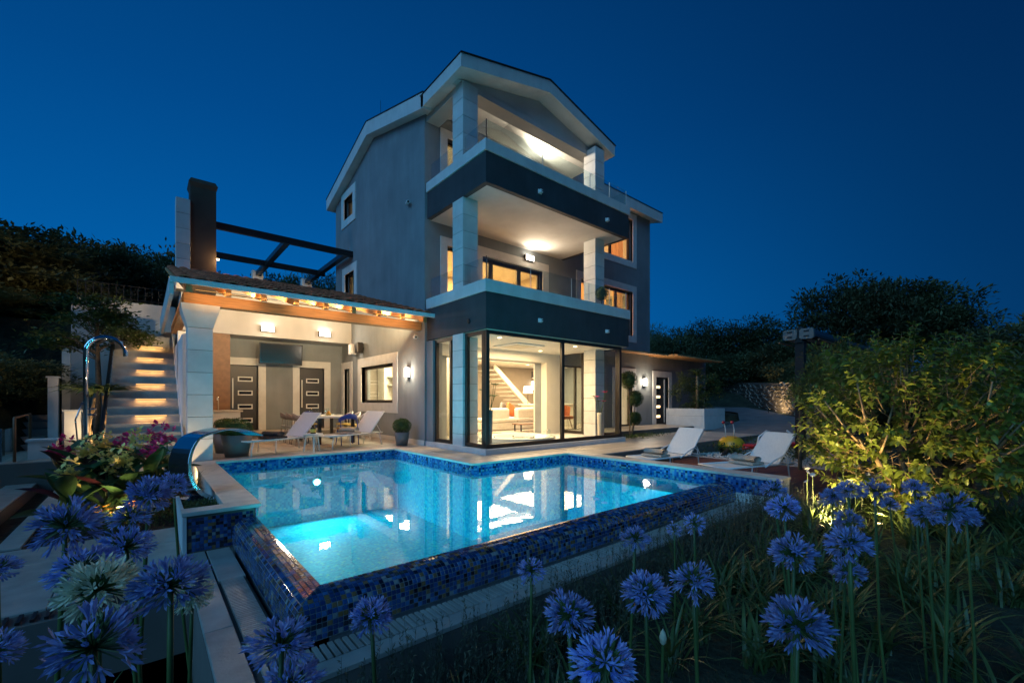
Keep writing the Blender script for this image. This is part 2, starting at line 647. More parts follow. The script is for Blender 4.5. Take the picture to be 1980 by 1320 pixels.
def spot(name, parent, loc, to, power, color, ang=100, blend=0.6, rad=0.03):
    d = bpy.data.lights.new(name, 'SPOT')
    d.energy = power
    d.color = color
    d.spot_size = R(ang)
    d.spot_blend = blend
    d.shadow_soft_size = rad
    o = bpy.data.objects.new(name, d)
    col.objects.link(o)
    o.parent = parent
    o.location = Vector(loc) - (wloc(parent) if parent else Vector())
    o.rotation_euler = Vector(to).to_track_quat('-Z', 'Y').to_euler()
    return o


def rn(a, b):
    return random.uniform(a, b)

# ================================================================== SITE
def smooth(a, b, x):
    t = min(1, max(0, (x - a) / (b - a)))
    return t * t * (3 - 2 * t)


def ground_z(x, y):
    if -1.02 < x < 11.75 and 2.72 < y < 17.5:
        return -2.4
    if 7.75 < x < 11.75 and 1.86 < y <= 2.72:
        return -2.4
    if 11.75 <= x < 22.5 and 7.3 < y < 17.5:
        return -1.2
    wob = 0.06 * mnoise.noise(Vector((x * 0.7, y * 0.7, 0))) + 0.5 * mnoise.noise(Vector((x * 0.06, y * 0.06, 3))) * smooth(15, 40, math.hypot(x, y))
    if y >= 17.5 and x > -1.5:
        back = 3.5 + 0.05 * min(y - 17.5, 25)
        return back * smooth(30, 22, x) + (1.5 + 0.05 * min(y - 17.5, 30) + 0.03 * min(20, max(0, x - 24))) * (1 - smooth(30, 22, x)) + wob
    if x <= -1.02:
        if y < 4.75:
            return -0.85 + wob * 0.4
        z = -0.62 + max(0, -2.3 - x) * 0.35 + max(0, y - 11.5) * 0.34 * smooth(-1.6, -3.0, x)
        if y >= 17.5:
            z = max(z, 3.4)
        return min(z, 7) + wob * 0.5
    if x >= 11.75:
        base = -0.36 + max(0, x - 14.5) * 0.105
        base = min(base, 1.6) + smooth(24.5, 27.5, x + max(0, 6 - y) * 0.35) * 0.8 + min(max(0, x - 27), 20) * 0.03
        front = -0.62 + 0.03 * min(x - 11.75, 30)
        k = smooth(0.6, 3.0, y)
        return front * (1 - k) + base * k + wob
    # front garden
    return -0.88 + 0.042 * max(0, x) + wob * 0.5


xs = sorted(set([-70, -55, -42, -32, -26] + [-22 + 1.0 * i for i in range(20)] + [-2.5, -2, -1.5, -1.03, -1.01, -0.5] + [0.5 * i for i in range(0, 24)] + [7.74, 7.76, 11.74, 11.76] + [12 + 0.75 * i for i in range(30)] + [36, 40, 45, 52, 60, 75, 100, 150]))
ys = sorted(set([-60, -40, -25, -15, -10, -7, -5] + [-4 + 0.5 * i for i in range(0, 11)] + [1.85, 1.87, 2.2, 2.71, 2.73, 4.74, 4.76] + [3 + 0.75 * i for i in range(19)] + [7.29, 7.31, 17.49, 17.51] + [18 + 1.0 * i for i in range(20)] + [40, 44, 50, 58, 70, 90, 120, 160]))
g = MB()
nx, ny = len(xs), len(ys)
for y in ys:
    for x in xs:
        g.v.append((x, y, ground_z(x, y)))
for j in range(ny - 1):
    for i in range(nx - 1):
        a = j * nx + i
        g.f.append((a, a + 1, a + 1 + nx, a + nx))
struct(g.build('garden_ground', 'earth', smooth=False))

# ---- terrace base and pavers -------------------------------------------------
tb = MB()
tb.box(0.32, 5.67, 10.56, 17.3, -0.6, -0.022)
tb.box(5.08, 5.67, 7.16, 10.56, -0.6, -0.022)
tb.box(5.67, 7.76, 7.16, 7.70, -0.6, -0.022)
tb.box(7.76, 22.0, 6.12, 10.3, -0.6, -0.022)
terrace = struct(tb.build('terrace', 'joint'))
PAVE = {}


def pavers(parent, x0, x1, y0, y1, z, m, sx=0.6, sy=0.6, th=0.02, name='paver'):
    nx_, ny_ = max(1, round((x1 - x0) / sx)), max(1, round((y1 - y0) / sy))
    dx, dy = (x1 - x0) / nx_, (y1 - y0) / ny_
    key = (round(dx, 3), round(dy, 3), th, m)
    if key not in PAVE:
        q = MB()
        a, b, e = dx / 2 - 0.003, dy / 2 - 0.003, 0.004
        q.add([(-a, -b, -th), (a, -b, -th), (a, b, -th), (-a, b, -th), (-a, -b, -e), (a, -b, -e), (a, b, -e), (-a, b, -e),
               (-a + e, -b + e, 0), (a - e, -b + e, 0), (a - e, b - e, 0), (-a + e, b - e, 0)],
              [(8, 9, 10, 11), (0, 1, 5, 4), (1, 2, 6, 5), (2, 3, 7, 6), (3, 0, 4, 7), (4, 5, 9, 8), (5, 6, 10, 9), (6, 7, 11, 10), (7, 4, 8, 11)])
        PAVE[key] = q.mesh(name, m)
    for i in range(nx_):
        for j in range(ny_):
            link(name, PAVE[key], parent, at=(x0 + (i + 0.5) * dx, y0 + (j + 0.5) * dy, z + rn(-0.0015, 0.0015)))


pavers(terrace, 0.32, 5.66, 10.58, 15.5, 0, 'paver', 0.66, 0.62)
pavers(terrace, 5.10, 5.66, 7.18, 10.58, 0, 'paver')
pavers(terrace, 5.68, 7.74, 7.18, 7.66, 0, 'paver')
pavers(terrace, 7.78, 16.6, 6.14, 8.68, 0, 'paver', 0.74, 0.64)

step = struct(B(11.06, 21.8, 8.72, 10.3, -0.5, 0.15).build('entrance_step', 'joint'))
pavers(step, 11.06, 16.8, 8.70, 10.3, 0.172, 'paver', 0.72, 0.53, 0.022)
inner = struct(B(0.7, 5.66, 15.5, 17.3, -0.5, 0.18).build('dining_step', 'joint'))
pavers(inner, 0.72, 5.64, 15.48, 16.68, 0.202, 'paver', 0.7, 0.6, 0.022)

# ---- garden paving on the left ------------------------------------------------
gp = struct(MB().box(-4.2, 0.31, 4.76, 7.14, -1.0, -0.462).box(-1.27, -1.04, 7.14, 13.2, -1.0, -0.442).box(-2.05, -1.62, 7.14, 13.2, -1.0, -0.442).build('garden_path', 'joint'))
pavers(gp, -4.2, 0.30, 5.0, 7.13, -0.44, 'garden_paver', 0.92, 0.71)
pavers(gp, -1.26, -1.05, 7.16, 13.1, -0.42, 'garden_paver', 0.21, 1.0)
pavers(gp, -2.04, -1.63, 7.16, 13.1, -0.42, 'garden_paver', 0.41, 1.0)
for k in range(36):
    link('slat', PAVE.setdefault('drain', B(-0.012, 0.012, -0.085, 0.085, -0.02, 0).mesh('slat', 'dark_metal')), gp, at=(-2.6 + k * 0.075, 4.88, -0.435))
tl = struct(B(-3.2, -0.64, 12.52, 17.3, -0.6, -0.022).build('landing', 'joint'))
pavers(tl, -3.2, -0.66, 12.54, 15.4, 0, 'paver', 0.7, 0.7)
bed = struct(B(-1.04, 0.69, 7.15, 12.5, -1.0, -0.47).build('planting_bed', 'soil'))
bed2 = struct(B(0.34, 0.685, 6.05, 7.14, -0.6, -0.10).build('planting_bed', 'soil'))

# ================================================================== POOL
pool = thing('swimming_pool', 'blue lit swimming pool with mosaic infinity edge and pale stone coping', 'swimming pool', (4.0, 6.0, -1.5))
XL, XR, XM, YF, YB, YM = 0.98, 7.40, 4.75, 3.34, 10.25, 6.82
ZW, ZB = -0.15, -1.45
basin = MB()
path = [(XL, YF), (XR, YF), (XR, YM), (XM, YM), (XM, YB), (XL, YB)]
for i in range(6):
    (x0, y0), (x1, y1) = path[i], path[(i + 1) % 6]
    basin.add([(x0, y0, ZB), (x1, y0 if y0 == y1 else y1, ZB), (x1, y1, -0.30), (x0, y0, -0.30)], [(0, 1, 2, 3)])
basin.add([(XL, YF, ZB), (XR, YF, ZB), (XR, YM, ZB), (XM, YM, ZB), (XM, YF, ZB)], [(0, 1, 2, 3, 4)])
basin.add([(XL, YF, ZB), (XM, YF, ZB), (XM, YB, ZB), (XL, YB, ZB)], [(0, 1, 2, 3)])
basin.build('basin', 'mosaic_floor', pool)
band = MB()
for (x0, y0), (x1, y1) in [((XR, 2.45), (XR, YM)), ((XR, YM), (XM, YM)), ((XM, YM), (XM, YB)), ((XM, YB), (XL, YB)), ((XL, YB), (XL, 5.8))]:
    band.add([(x0, y0, -0.301), (x1, y1, -0.301), (x1, y1, -0.045), (x0, y0, -0.045)], [(0, 1, 2, 3)])
band.build('waterline_band', 'mosaic_wall', pool)
# shallow ledge under water along the right wall
B(XR - 0.34, XR - 0.002, YF + 0.01, YM - 0.3, ZB, -0.42).build('ledge', 'mosaic_floor', pool)
# right wall body beside the infinity edge
B(XR + 0.002, 7.74, 2.44, YM, -1.3, -0.042).build('wall', 'white_stone', pool)

water = MB()
water.add([(XL - 0.02, YF - 0.02, ZW), (XR, YF - 0.02, ZW), (XR, YM, ZW), (XM, YM, ZW), (XM, YB, ZW), (XL - 0.02, YB, ZW)], [(0, 1, 2, 3, 4, 5)])
struct(water.build('pool_water', 'water'))

# coping slabs
cop = []


def coping(x0, x1, y0, y1, along, n):
    for k in range(n):
        if along == 'x':
            a, b = x0 + (x1 - x0) * k / n, x0 + (x1 - x0) * (k + 1) / n
            o = B(a + 0.0015, b - 0.0015, y0, y1, -0.042, 0.002).build('coping_slab', 'coping_stone', pool, bevel=0.006)
        else:
            a, b = y0 + (y1 - y0) * k / n, y0 + (y1 - y0) * (k + 1) / n
            o = B(x0, x1, a + 0.0015, b - 0.0015, -0.042, 0.002).build('coping_slab', 'coping_stone', pool, bevel=0.006)


coping(0.69, 1.04, 6.02, 10.22, 'y', 5)
coping(0.29, 1.04, 5.78, 6.018, 'x', 1)
coping(0.69, 5.06, 10.222, 10.57, 'x', 6)
coping(4.73, 5.08, 6.80, 10.22, 'y', 5)
coping(5.082, 7.76, 6.80, 7.15, 'x', 4)
coping(7.38, 7.76, 2.42, 6.798, 'y', 6)
# body below the left coping and the planter return
lb = MB().box(0.70, XL - 0.002, 5.83, 10.5, -1.2, -0.044).box(0.30, 0.335, 5.80, 7.14, -1.0, -0.044)
lb.build('wall', 'white_slab', pool)
B(0.33, XL - 0.002, 5.815, 5.828, -0.46, -0.044).build('panel', 'joint', pool)

# infinity edge: grouted core with glass tiles laid over its rounded top
PROF = [(0.0, -0.146), (0.044, -0.149), (0.087, -0.155), (0.130, -0.164), (0.170, -0.182), (0.203, -0.210), (0.222, -0.248), (0.229, -0.291), (0.232, -0.335), (0.234, -0.379), (0.236, -0.423)]


def resample(pts, step):
    out, acc = [pts[0]], 0.0
    seg = [math.hypot(b[0] - a[0], b[1] - a[1]) for a, b in zip(pts, pts[1:])]
    n_ = round(sum(seg) / step)
    for k_ in range(1, n_ + 1):
        d_ = sum(seg) * k_ / n_
        for (a, b), sl in zip(zip(pts, pts[1:]), seg):
            if d_ <= sl + 1e-9:
                out.append((a[0] + (b[0] - a[0]) * d_ / sl, a[1] + (b[1] - a[1]) * d_ / sl))
                break
            d_ -= sl
    return out


PROF = resample(PROF, 0.036)
core = MB()
TH = 0.004


def prof_pts(front):
    return [(o - TH * 0.5, z - TH) for o, z in PROF]


pp = prof_pts(True)
for i in range(len(pp) - 1):
    (o0, z0), (o1, z1) = pp[i], pp[i + 1]
    core.add([(XL - o0, YF - o0, z0), (XR, YF - o0, z0), (XR, YF - o1, z1), (XL - o1, YF - o1, z1)], [(0, 3, 2, 1)])
    core.add([(XL - o0, YF - o0, z0), (XL - o0, 5.82, z0), (XL - o1, 5.82, z1), (XL - o1, YF - o1, z1)], [(0, 1, 2, 3)])
core.box(XL - 0.20, XR, YF - 0.20, YF - 0.004, -1.4, -0.23)
core.box(XL - 0.20, XL - 0.004, YF - 0.2, 5.82, -1.4, -0.23)
wallc = core.build('infinity_edge', 'grout', pool)

PT = 0.0362
tiles = []       # (centre, four outer corners, normal)
for i in range(len(PROF) - 1):
    (o0, z0), (o1, z1) = PROF[i], PROF[i + 1]
    gx = 0.0026
    do, dz = o1 - o0, z1 - z0
    ln = math.hypot(do, dz)
    e = gx / ln
    oa, za, ob, zb = o0 + do * e, z0 + dz * e, o1 - do * e, z1 - dz * e
    nrm = (dz * -1 / ln, do / ln)           # outward (in o) and up
    nO, nZ = -dz / ln, do / ln
    n = int((XR - XL) / PT) + 6
    for k in range(n):
        xa, xb = XR - (k + 1) * PT + gx, XR - k * PT - gx
        if xb < XL - ob + 0.012:
            continue
        A = [(max(xa, XL - oa), YF - oa, za), (xb, YF - oa, za), (xb, YF - ob, zb), (max(xa, XL - ob), YF - ob, zb)]
        tiles.append((A, Vector((0, -nO, nZ))))
    n = int((5.81 - YF) / PT) + 7
    for k in range(n):
        ya, yb = 5.81 - (k + 1) * PT + gx, 5.81 - k * PT - gx
        if yb < YF - ob + 0.012:
            continue
        A = [(XL - oa, max(ya, YF - oa), za), (XL - ob, max(ya, YF - ob), zb), (XL - ob, yb, zb), (XL - oa, yb, za)]
        tiles.append((A, Vector((-nO, 0, nZ))))
for i in range(17):           # panel under the left coping end
    for j in range(11):
        x0, z0 = 0.345 + i * 0.0362, -0.435 + j * 0.0362
        if z0 + 0.034 > -0.046:
            continue
        tiles.append(([(x0, 5.814, z0), (x0 + 0.033, 5.814, z0), (x0 + 0.033, 5.814, z0 + 0.033), (x0, 5.814, z0 + 0.033)], Vector((0, -1, 0))))


def tile_geo(A, nrm, off=Vector()):
    t = [Vector(p) - off for p in A]
    b = [p - nrm * 0.005 for p in t]
    c = sum(t, Vector()) / 4
    top = [c + (p - c) * 0.93 + nrm * 0.0012 for p in t]
    return [tuple(p) for p in top + t + b], [(0, 1, 2, 3), (4, 5, 1, 0), (5, 6, 2, 1), (6, 7, 3, 2), (7, 4, 0, 3), (8, 9, 5, 4), (9, 10, 6, 5), (10, 11, 7, 6), (11, 8, 4, 7)]


tiles.sort(key=lambda t: (Vector(t[0][0]) - Vector((0, 0, 1.2))).length - (3.0 if t[0][0][0] < 0.99 and t[0][0][1] > 6 else 0))
rest = MB()
random.seed(5)
for k, (A, nrm) in enumerate(tiles):
    c = sum((Vector(p) for p in A), Vector()) / 4
    jit = Vector((rn(-1, 1), rn(-1, 1), rn(-1, 1))) * 0.03
    nn = (nrm + jit).normalized()
    if k < 280:
        vs, fs = tile_geo(A, nn, c)
        MB().add(vs, fs).build('tile', 'mosaic_single', wallc, at=tuple(c))
    else:
        vs, fs = tile_geo(A, nn)
        rest.add(vs, fs)
o = rest.build('tile_field', 'mosaic', wallc)
o['kind'] = 'stuff'

# gutter round the edge
gut = struct(MB().box(0.31, 0.73, 2.72, 5.80, -1.35, -0.475).box(0.73, 7.40, 2.72, 3.10, -1.35, -0.475).box(7.40, 7.75, 2.0, 2.43, -1.3, -0.475).build('gutter', 'joint'))
pavers(gut, 0.31, 0.495, 2.72, 5.79, -0.44, 'garden_paver', 0.2, 0.9, 0.034)
pavers(gut, 0.505, 0.725, 4.75, 5.79, -0.442, 'garden_paver', 0.22, 1.0, 0.03)
pavers(gut, 0.51, 7.74, 2.71, 2.865, -0.44, 'garden_paver', 0.9, 0.2, 0.034)
pavers(gut, 5.6, 7.39, 2.87, 3.10, -0.442, 'garden_paver', 0.9, 0.23, 0.03)
slat_y = B(-0.088, 0.088, -0.0115, 0.0115, -0.03, 0).mesh('slat', 'garden_paver')
slat_x = B(-0.016, 0.016, -0.10, 0.10, -0.03, 0).mesh('slat', 'garden_paver')
for k in range(50):
    link('slat', slat_y, gut, at=(0.612, 3.15 + k * 0.0325, -0.444))
for k in range(102):
    link('slat', slat_x, gut, at=(0.56 + k * 0.0500, 2.978, -0.444))

# underwater lamps
for (lx, ly, nx_, ny_), lab in (((2.92, YB - 0.015, 0, -1), 'round underwater lamp on pool wall below the loungers'), ((XR - 0.015, 4.78, -1, 0), 'round underwater lamp on pool wall beside the wooden deck')):
    t = thing('pool_lamp', lab, 'lamp', (lx, ly, -0.62))
    ring = MB().lathe([(0.105, 0), (0.11, 0.012), (0.085, 0.016)], 20)
    disc = MB().lathe([(0.083, 0.014), (0.05, 0.019), (0.0, 0.020)], 20)
    for nm, mm, q in (('rim', 'steel', ring), ('lens', 'pool_lamp', disc)):
        o = q.build(nm, mm, t, at=(0, 0, 0))
        o.rotation_euler = Vector((nx_, ny_, 0)).to_track_quat('Z', 'Y').to_euler()
    area('bulb', t, (lx + nx_ * 0.06, ly + ny_ * 0.06, -0.62), 0.35, 19, (0.20, 0.84, 1.0), (nx_, ny_, 0.0), spread=180)
for lx, ly, nx_, ny_ in ((1.9, YF + 0.015, 0, 1), (3.4, YF + 0.015, 0, 1), (4.9, YF + 0.015, 0, 1), (6.4, YF + 0.015, 0, 1)):  # added row, hidden behind the lip, to even out the pool glow
    lab = 'added underwater lamp in the row on the inner face of the infinity edge'
    t = thing('pool_lamp', lab, 'lamp', (lx, ly, -0.85), 'added underwater lamps along the infinity edge')
    for nm, mm, q in (('rim', 'steel', MB().lathe([(0.105, 0), (0.11, 0.012), (0.085, 0.016)], 20)), ('lens', 'pool_lamp', MB().lathe([(0.083, 0.014), (0.05, 0.019), (0.0, 0.020)], 20))):
        o = q.build(nm, mm, t, at=(0, 0, 0))
        o.rotation_euler = Vector((nx_, ny_, 0)).to_track_quat('Z', 'Y').to_euler()
    area('bulb', t, (lx + nx_ * 0.06, ly + ny_ * 0.06, -0.85), 0.35, 6, (0.20, 0.84, 1.0), (nx_, ny_, 0.05), spread=170)

# ---- wooden deck ---------------------------------------------------------------
deck = struct(B(7.78, 11.7, 1.90, 6.10, -1.2, -0.365).build('deck', 'joint'))
plank = B(-1.82, 1.82, -0.0675, 0.0675, -0.03, 0).mesh('plank', 'deck_wood')
for k in range(28):
    o = link('plank', plank, deck, at=(9.66, 2.17 + k * 0.1415, -0.33))
for k in range(4):
    B(7.80 + k * 0.95, 8.745 + k * 0.95, 1.89, 2.095, -0.5, -0.325).build('kerb_stone', 'coping_stone', deck, bevel=0.006)
for k in range(4):
    B(11.49, 11.70, 2.1 + k, 3.095 + k, -0.5, -0.325).build('kerb_stone', 'coping_stone', deck, bevel=0.006)

# ================================================================== VILLA
WX, WY = 5.67, 10.35            # outer faces of the left and the front wall
villa = thing('villa', 'grey three storey villa with white columns and balconies behind the pool', 'house', (11, 13, 0))


def bx(q, ax, p, u0, u1, d0, d1, z0, z1):
    return q.box(u0, u1, p + d0, p + d1, z0, z1) if ax == 'Y' else q.box(p + d0, p + d1, u0, u1, z0, z1)


def wall(name, ax, p, u0, u1, z0, z1, holes, m, th=0.3, parent=None):
    q = MB()
    us = sorted({u0, u1, *[h[0] for h in holes], *[h[1] for h in holes]})
    zs = sorted({z0, z1, *[h[2] for h in holes], *[h[3] for h in holes]})
    us = [u for u in us if u0 <= u <= u1]
    zs = [z for z in zs if z0 <= z <= z1]
    for i in range(len(us) - 1):
        run = None
        for j in range(len(zs) - 1):
            uc, zc = (us[i] + us[i + 1]) / 2, (zs[j] + zs[j + 1]) / 2
            solid = not any(h[0] < uc < h[1] and h[2] < zc < h[3] for h in holes)
            if solid and run is None:
                run = zs[j]
            if (not solid or j == len(zs) - 2) and run is not None:
                bx(q, ax, p, us[i], us[i + 1], 0, th, run, zs[j + 1] if solid else zs[j])
                run = None
    return q.build(name, m, parent or villa)


def window(ax, p, u0, u1, z0, z1, cuts=(), sur=0.2, m='bronze_frame', fr=0.06, back=0.14, sill=True, name='window', mid=None):
    """frame in the opening, a pane in each light, stone surround standing proud of the wall"""
    q = MB()
    bx(q, ax, p, u0, u0 + fr, back, back + 0.07, z0, z1)
    bx(q, ax, p, u1 - fr, u1, back, back + 0.07, z0, z1)
    bx(q, ax, p, u0 + fr, u1 - fr, back, back + 0.07, z1 - fr, z1)
    bx(q, ax, p, u0 + fr, u1 - fr, back, back + 0.07, z0, z0 + fr)
    for c in cuts:
        bx(q, ax, p, c - fr * 0.8, c + fr * 0.8, back + 0.002, back + 0.068, z0 + fr, z1 - fr)
    w = q.build(name, m, villa)
    es = [u0 + fr] + [c for c in cuts] + [u1 - fr]
    for k in range(len(es) - 1):
        g_ = MB()
        a = es[k] + (fr * 0.8 if k else 0)
        b = es[k + 1] - (fr * 0.8 if k < len(es) - 2 else 0)
        bx(g_, ax, p, a, b, back + 0.03, back + 0.036, z0 + fr, z1 - fr)
        g_.build('pane', 'glass', w)
    if sur:
        s_ = MB()
        for a, b, c, d in ((u0 - sur, u0, z0 - (sur if sill else 0), z1 + sur), (u1, u1 + sur, z0 - (sur if sill else 0), z1 + sur), (u0, u1, z1, z1 + sur)):
            bx(s_, ax, p, a, b, -0.03, 0.10, c, d)
        if sill:
            bx(s_, ax, p, u0, u1, -0.03, 0.10, z0 - sur, z0)
        s_.build('surround', 'white_stone', w)
    return w


def slot_door(ax, p, u0, u1, z0, z1, back=0.12, flip=False, lit=False):
    """dark entrance door with four slot lights in pale frames and a bar handle"""
    q = MB()
    bx(q, ax, p, u0, u1, back, back + 0.06, z0, z1)
    d = q.build('door', 'door_dark', villa)
    w = u1 - u0
    for k in range(4):
        zc = z0 + (z1 - z0) * (0.16 + 0.21 * k)
        a, b = (u0 + 0.30 * w, u0 + 0.82 * w) if not flip else (u0 + 0.10 * w, u0 + 0.55 * w)
        f = MB()
        t_ = 0.035
        bx(f, ax, p, a, b, back - 0.012, back, zc - 0.08, zc - 0.08 + t_)
        bx(f, ax, p, a, b, back - 0.012, back, zc + 0.08 - t_, zc + 0.08)
        bx(f, ax, p, a, a + t_, back - 0.012, back, zc - 0.08 + t_, zc + 0.08 - t_)
        bx(f, ax, p, b - t_, b, back - 0.012, back, zc - 0.08 + t_, zc + 0.08 - t_)
        fr_ = f.build('slot_frame', 'white_metal', d)
        g_ = MB()
        bx(g_, ax, p, a + t_, b - t_, back - 0.006, back - 0.001, zc - 0.045, zc + 0.045)
        g_.build('slot_glass', 'strip_warm' if lit else 'screen_black', d)
    h = MB()
    hu = u0 + 0.12 * w if not flip else u0 + 0.80 * w
    bx(h, ax, p, hu - 0.018, hu + 0.018, back - 0.06, back - 0.03, z0 + 0.35 * (z1 - z0) if not flip else z0 + 0.05, z0 + 0.80 * (z1 - z0) if not flip else z1 - 0.08)
    h.build('handle', 'white_metal', d)
    return d


# ---- outer walls ----------------------------------------------------------------
LW = [(12.25, 14.75, 1.12, 2.32), (15.85, 16.45, 0.0, 2.35), (15.55, 16.45, 7.85, 8.62), (15.42, 16.35, 4.9, 5.82)]
wall('wall', 'X', WX, WY, 17.4, 0, 9.0, LW, 'render_grey')
MB().prism([(WY, 9.0), (17.4, 9.0), (13.72, 9.72)], WX, WX + 0.3, 'x').build('gable_wall', 'render_grey', villa)
FW = [(6.35, 9.95, 0.12, 2.42), (10.95, 12.6, 0.12, 2.42), (13.95, 15.05, 0.17, 2.25), (16.75, 17.75, 0.17, 2.2),
      (6.36, 7.0, 3.2, 5.45), (7.55, 10.0, 3.2, 5.42), (11.9, 15.05, 3.78, 5.55), (12.6, 15.05, 6.78, 8.45), (6.36, 7.0, 6.2, 8.4)]
wall('wall', 'Y', WY, WX + 0.3, 16.3, 0, 9.0, FW, 'render_grey')
wall('wall', 'Y', WY + 0.002, 16.3, 21.2, 0, 3.05, FW, 'render_grey')
MB().prism([(WX + 0.3, 9.0), (10.8, 9.0), (8.24, 9.36)], WY, WY + 0.3, 'y').build('gable_wall', 'render_light', villa)
B(16.0, 16.3, WY + 0.3, 17.4, 0, 9.0).build('wall', 'render_grey', villa)
B(WX + 0.3, 16.0, 17.1, 17.4, 0, 9.0).build('wall', 'render_grey', villa)
B(21.0, 21.2, WY + 0.302, 16.5, 0, 3.05).build('wall', 'render_grey', villa)
B(WX - 0.02, WX, WY + 0.0, 16.6, 0, 0.13).build('skirting', 'white_stone', villa)
# floors
for z0, z1 in ((2.80, 3.15), (5.75, 6.05)):
    B(WX + 0.3, 16.0, WY + 0.3, 17.1, z0, z1).build('floor_slab', 'white_in', villa)
B(WX + 0.3, 16.0, WY + 0.3, 17.1, -0.3, 0.12).build('floor', 'floor_in', villa)
B(WX + 0.3, 21.0, 16.3, 16.5, 0, 3.0).build('partition', 'taupe_wall', villa)
# partitions
B(7.15, 7.25, 10.7, 16.3, 0.12, 2.8).build('partition', 'cream', villa)
B(WX + 0.3, 16.0, 13.8, 13.9, 3.15, 5.75).build('partition', 'cream', villa)
B(WX + 0.3, 16.0, 13.8, 13.9, 6.05, 9.2).build('partition', 'cream', villa)
B(11.0, 11.1, WY + 0.3, 13.8, 3.15, 5.75).build('partition', 'cream', villa)
B(10.6, 10.7, WY + 0.3, 13.8, 6.05, 9.2).build('partition', 'cream', villa)

# ---- windows and doors in the walls ----------------------------------------------
window('X', WX, 12.25, 14.75, 1.12, 2.32, (), 0.30, fr=0.09, back=0.10)
window('X', WX, 15.55, 16.45, 7.85, 8.62, (), 0.26)
window('X', WX, 15.42, 16.35, 4.9, 5.82, (15.9,), 0.26)
window('X', WX, 15.85, 16.45, 0.0, 2.35, (), 0.24, sill=False, name='glass_door')
window('Y', WY, 6.36, 7.0, 3.2, 5.45, (), 0.22, sill=False, name='glass_door')
window('Y', WY, 7.55, 10.0, 3.2, 5.42, (7.98, 9.1), 0.27, sill=False, fr=0.10, name='sliding_door')
window('Y', WY, 11.9, 15.05, 3.78, 5.55, (13.0, 14.15), 0.25, fr=0.07)
window('Y', WY, 12.6, 15.05, 6.78, 8.45, (13.8,), 0.25, fr=0.07)
window('Y', WY, 6.36, 7.0, 6.2, 8.4, (), 0.22, sill=False, name='glass_door')
window('Y', WY, 10.95, 12.6, 0.12, 2.42, (11.8,), 0.0, sill=False, name='glass_door')
window('Y', WY, 13.95, 15.05, 0.17, 2.25, (), 0.22, sill=False, name='glass_door')
d = slot_door('Y', WY, 16.75, 17.75, 0.17, 2.2, flip=True, lit=True)
q = MB()
for a, b, c, e in ((16.5, 16.75, 0.17, 2.45), (17.75, 18.0, 0.17, 2.45), (16.75, 17.75, 2.2, 2.45)):
    q.box(a, b, WY - 0.03, WY + 0.1, c, e)
q.build('surround', 'white_stone', d)


# curtains behind the wide windows
def curtain(x0, x1, y, z0, z1):
    q = MB()
    n = int((x1 - x0) / 0.04)
    k0 = len(q.v)
    for i in range(n + 1):
        x = x0 + (x1 - x0) * i / n
        yy = y + 0.035 * math.sin(i * 1.25) + 0.012 * math.sin(i * 0.37)
        q.v += [(x, yy, z0), (x, yy, z1)]
    for i in range(n):
        a = k0 + 2 * i
        q.f.append((a, a + 2, a + 3, a + 1))
    return q.build('curtain', 'curtain', villa, smooth=True)


curtain(11.95, 12.9, WY + 0.42, 3.4, 5.6)
curtain(13.1, 13.9, WY + 0.42, 3.4, 5.6)
curtain(14.3, 15.0, WY + 0.42, 3.4, 5.6)
curtain(13.0, 13.7, WY + 0.42, 6.3, 8.6)
curtain(14.2, 15.0, WY + 0.42, 6.3, 8.6)
curtain(14.0, 14.5, WY + 0.42, 0.2, 2.3)

# ---- balconies --------------------------------------------------------------------
BX0, BX1, BY0 = 5.72, 11.0, 7.70


def balcony(zs, zd, zw, zf):
    """soffit slab, dark fascia, white band, floor"""
    B(BX0 + 0.12, BX1 - 0.12, BY0 + 0.12, WY - 0.002, zs + 0.002, zf).build('balcony_slab', 'render_light', villa)
    q = MB()
    q.box(BX0, BX1, BY0, BY0 + 0.12, zs, zd)
    q.box(BX0, BX0 + 0.12, BY0 + 0.12, WY - 0.05, zs, zd)
    q.box(BX1 - 0.12, BX1, BY0 + 0.12, WY - 0.002, zs, zd)
    q.build('dark_fascia', 'fascia_dark', villa)
    q = MB()
    e = 0.035
    q.box(BX0 - e, BX1 + e, BY0 - e, BY0 + 0.20, zd + 0.002, zw)
    q.box(BX0 - e, BX0 + 0.20, BY0 + 0.20, WY - 0.045, zd + 0.002, zw)
    q.box(BX1 - 0.20, BX1 + e, BY0 + 0.20, WY - 0.002, zd + 0.002, zw)
    q.build('white_band', 'white_slab', villa, bevel=0.006)


balcony(2.79, 3.60, 3.87, 3.2)
balcony(6.00, 6.69, 6.94, 6.30)
B(BX0 + 0.06, BX1 - 0.06, BY0 + 0.03, WY - 0.003, 2.765, 2.788).build('soffit_trim', 'cream', villa)


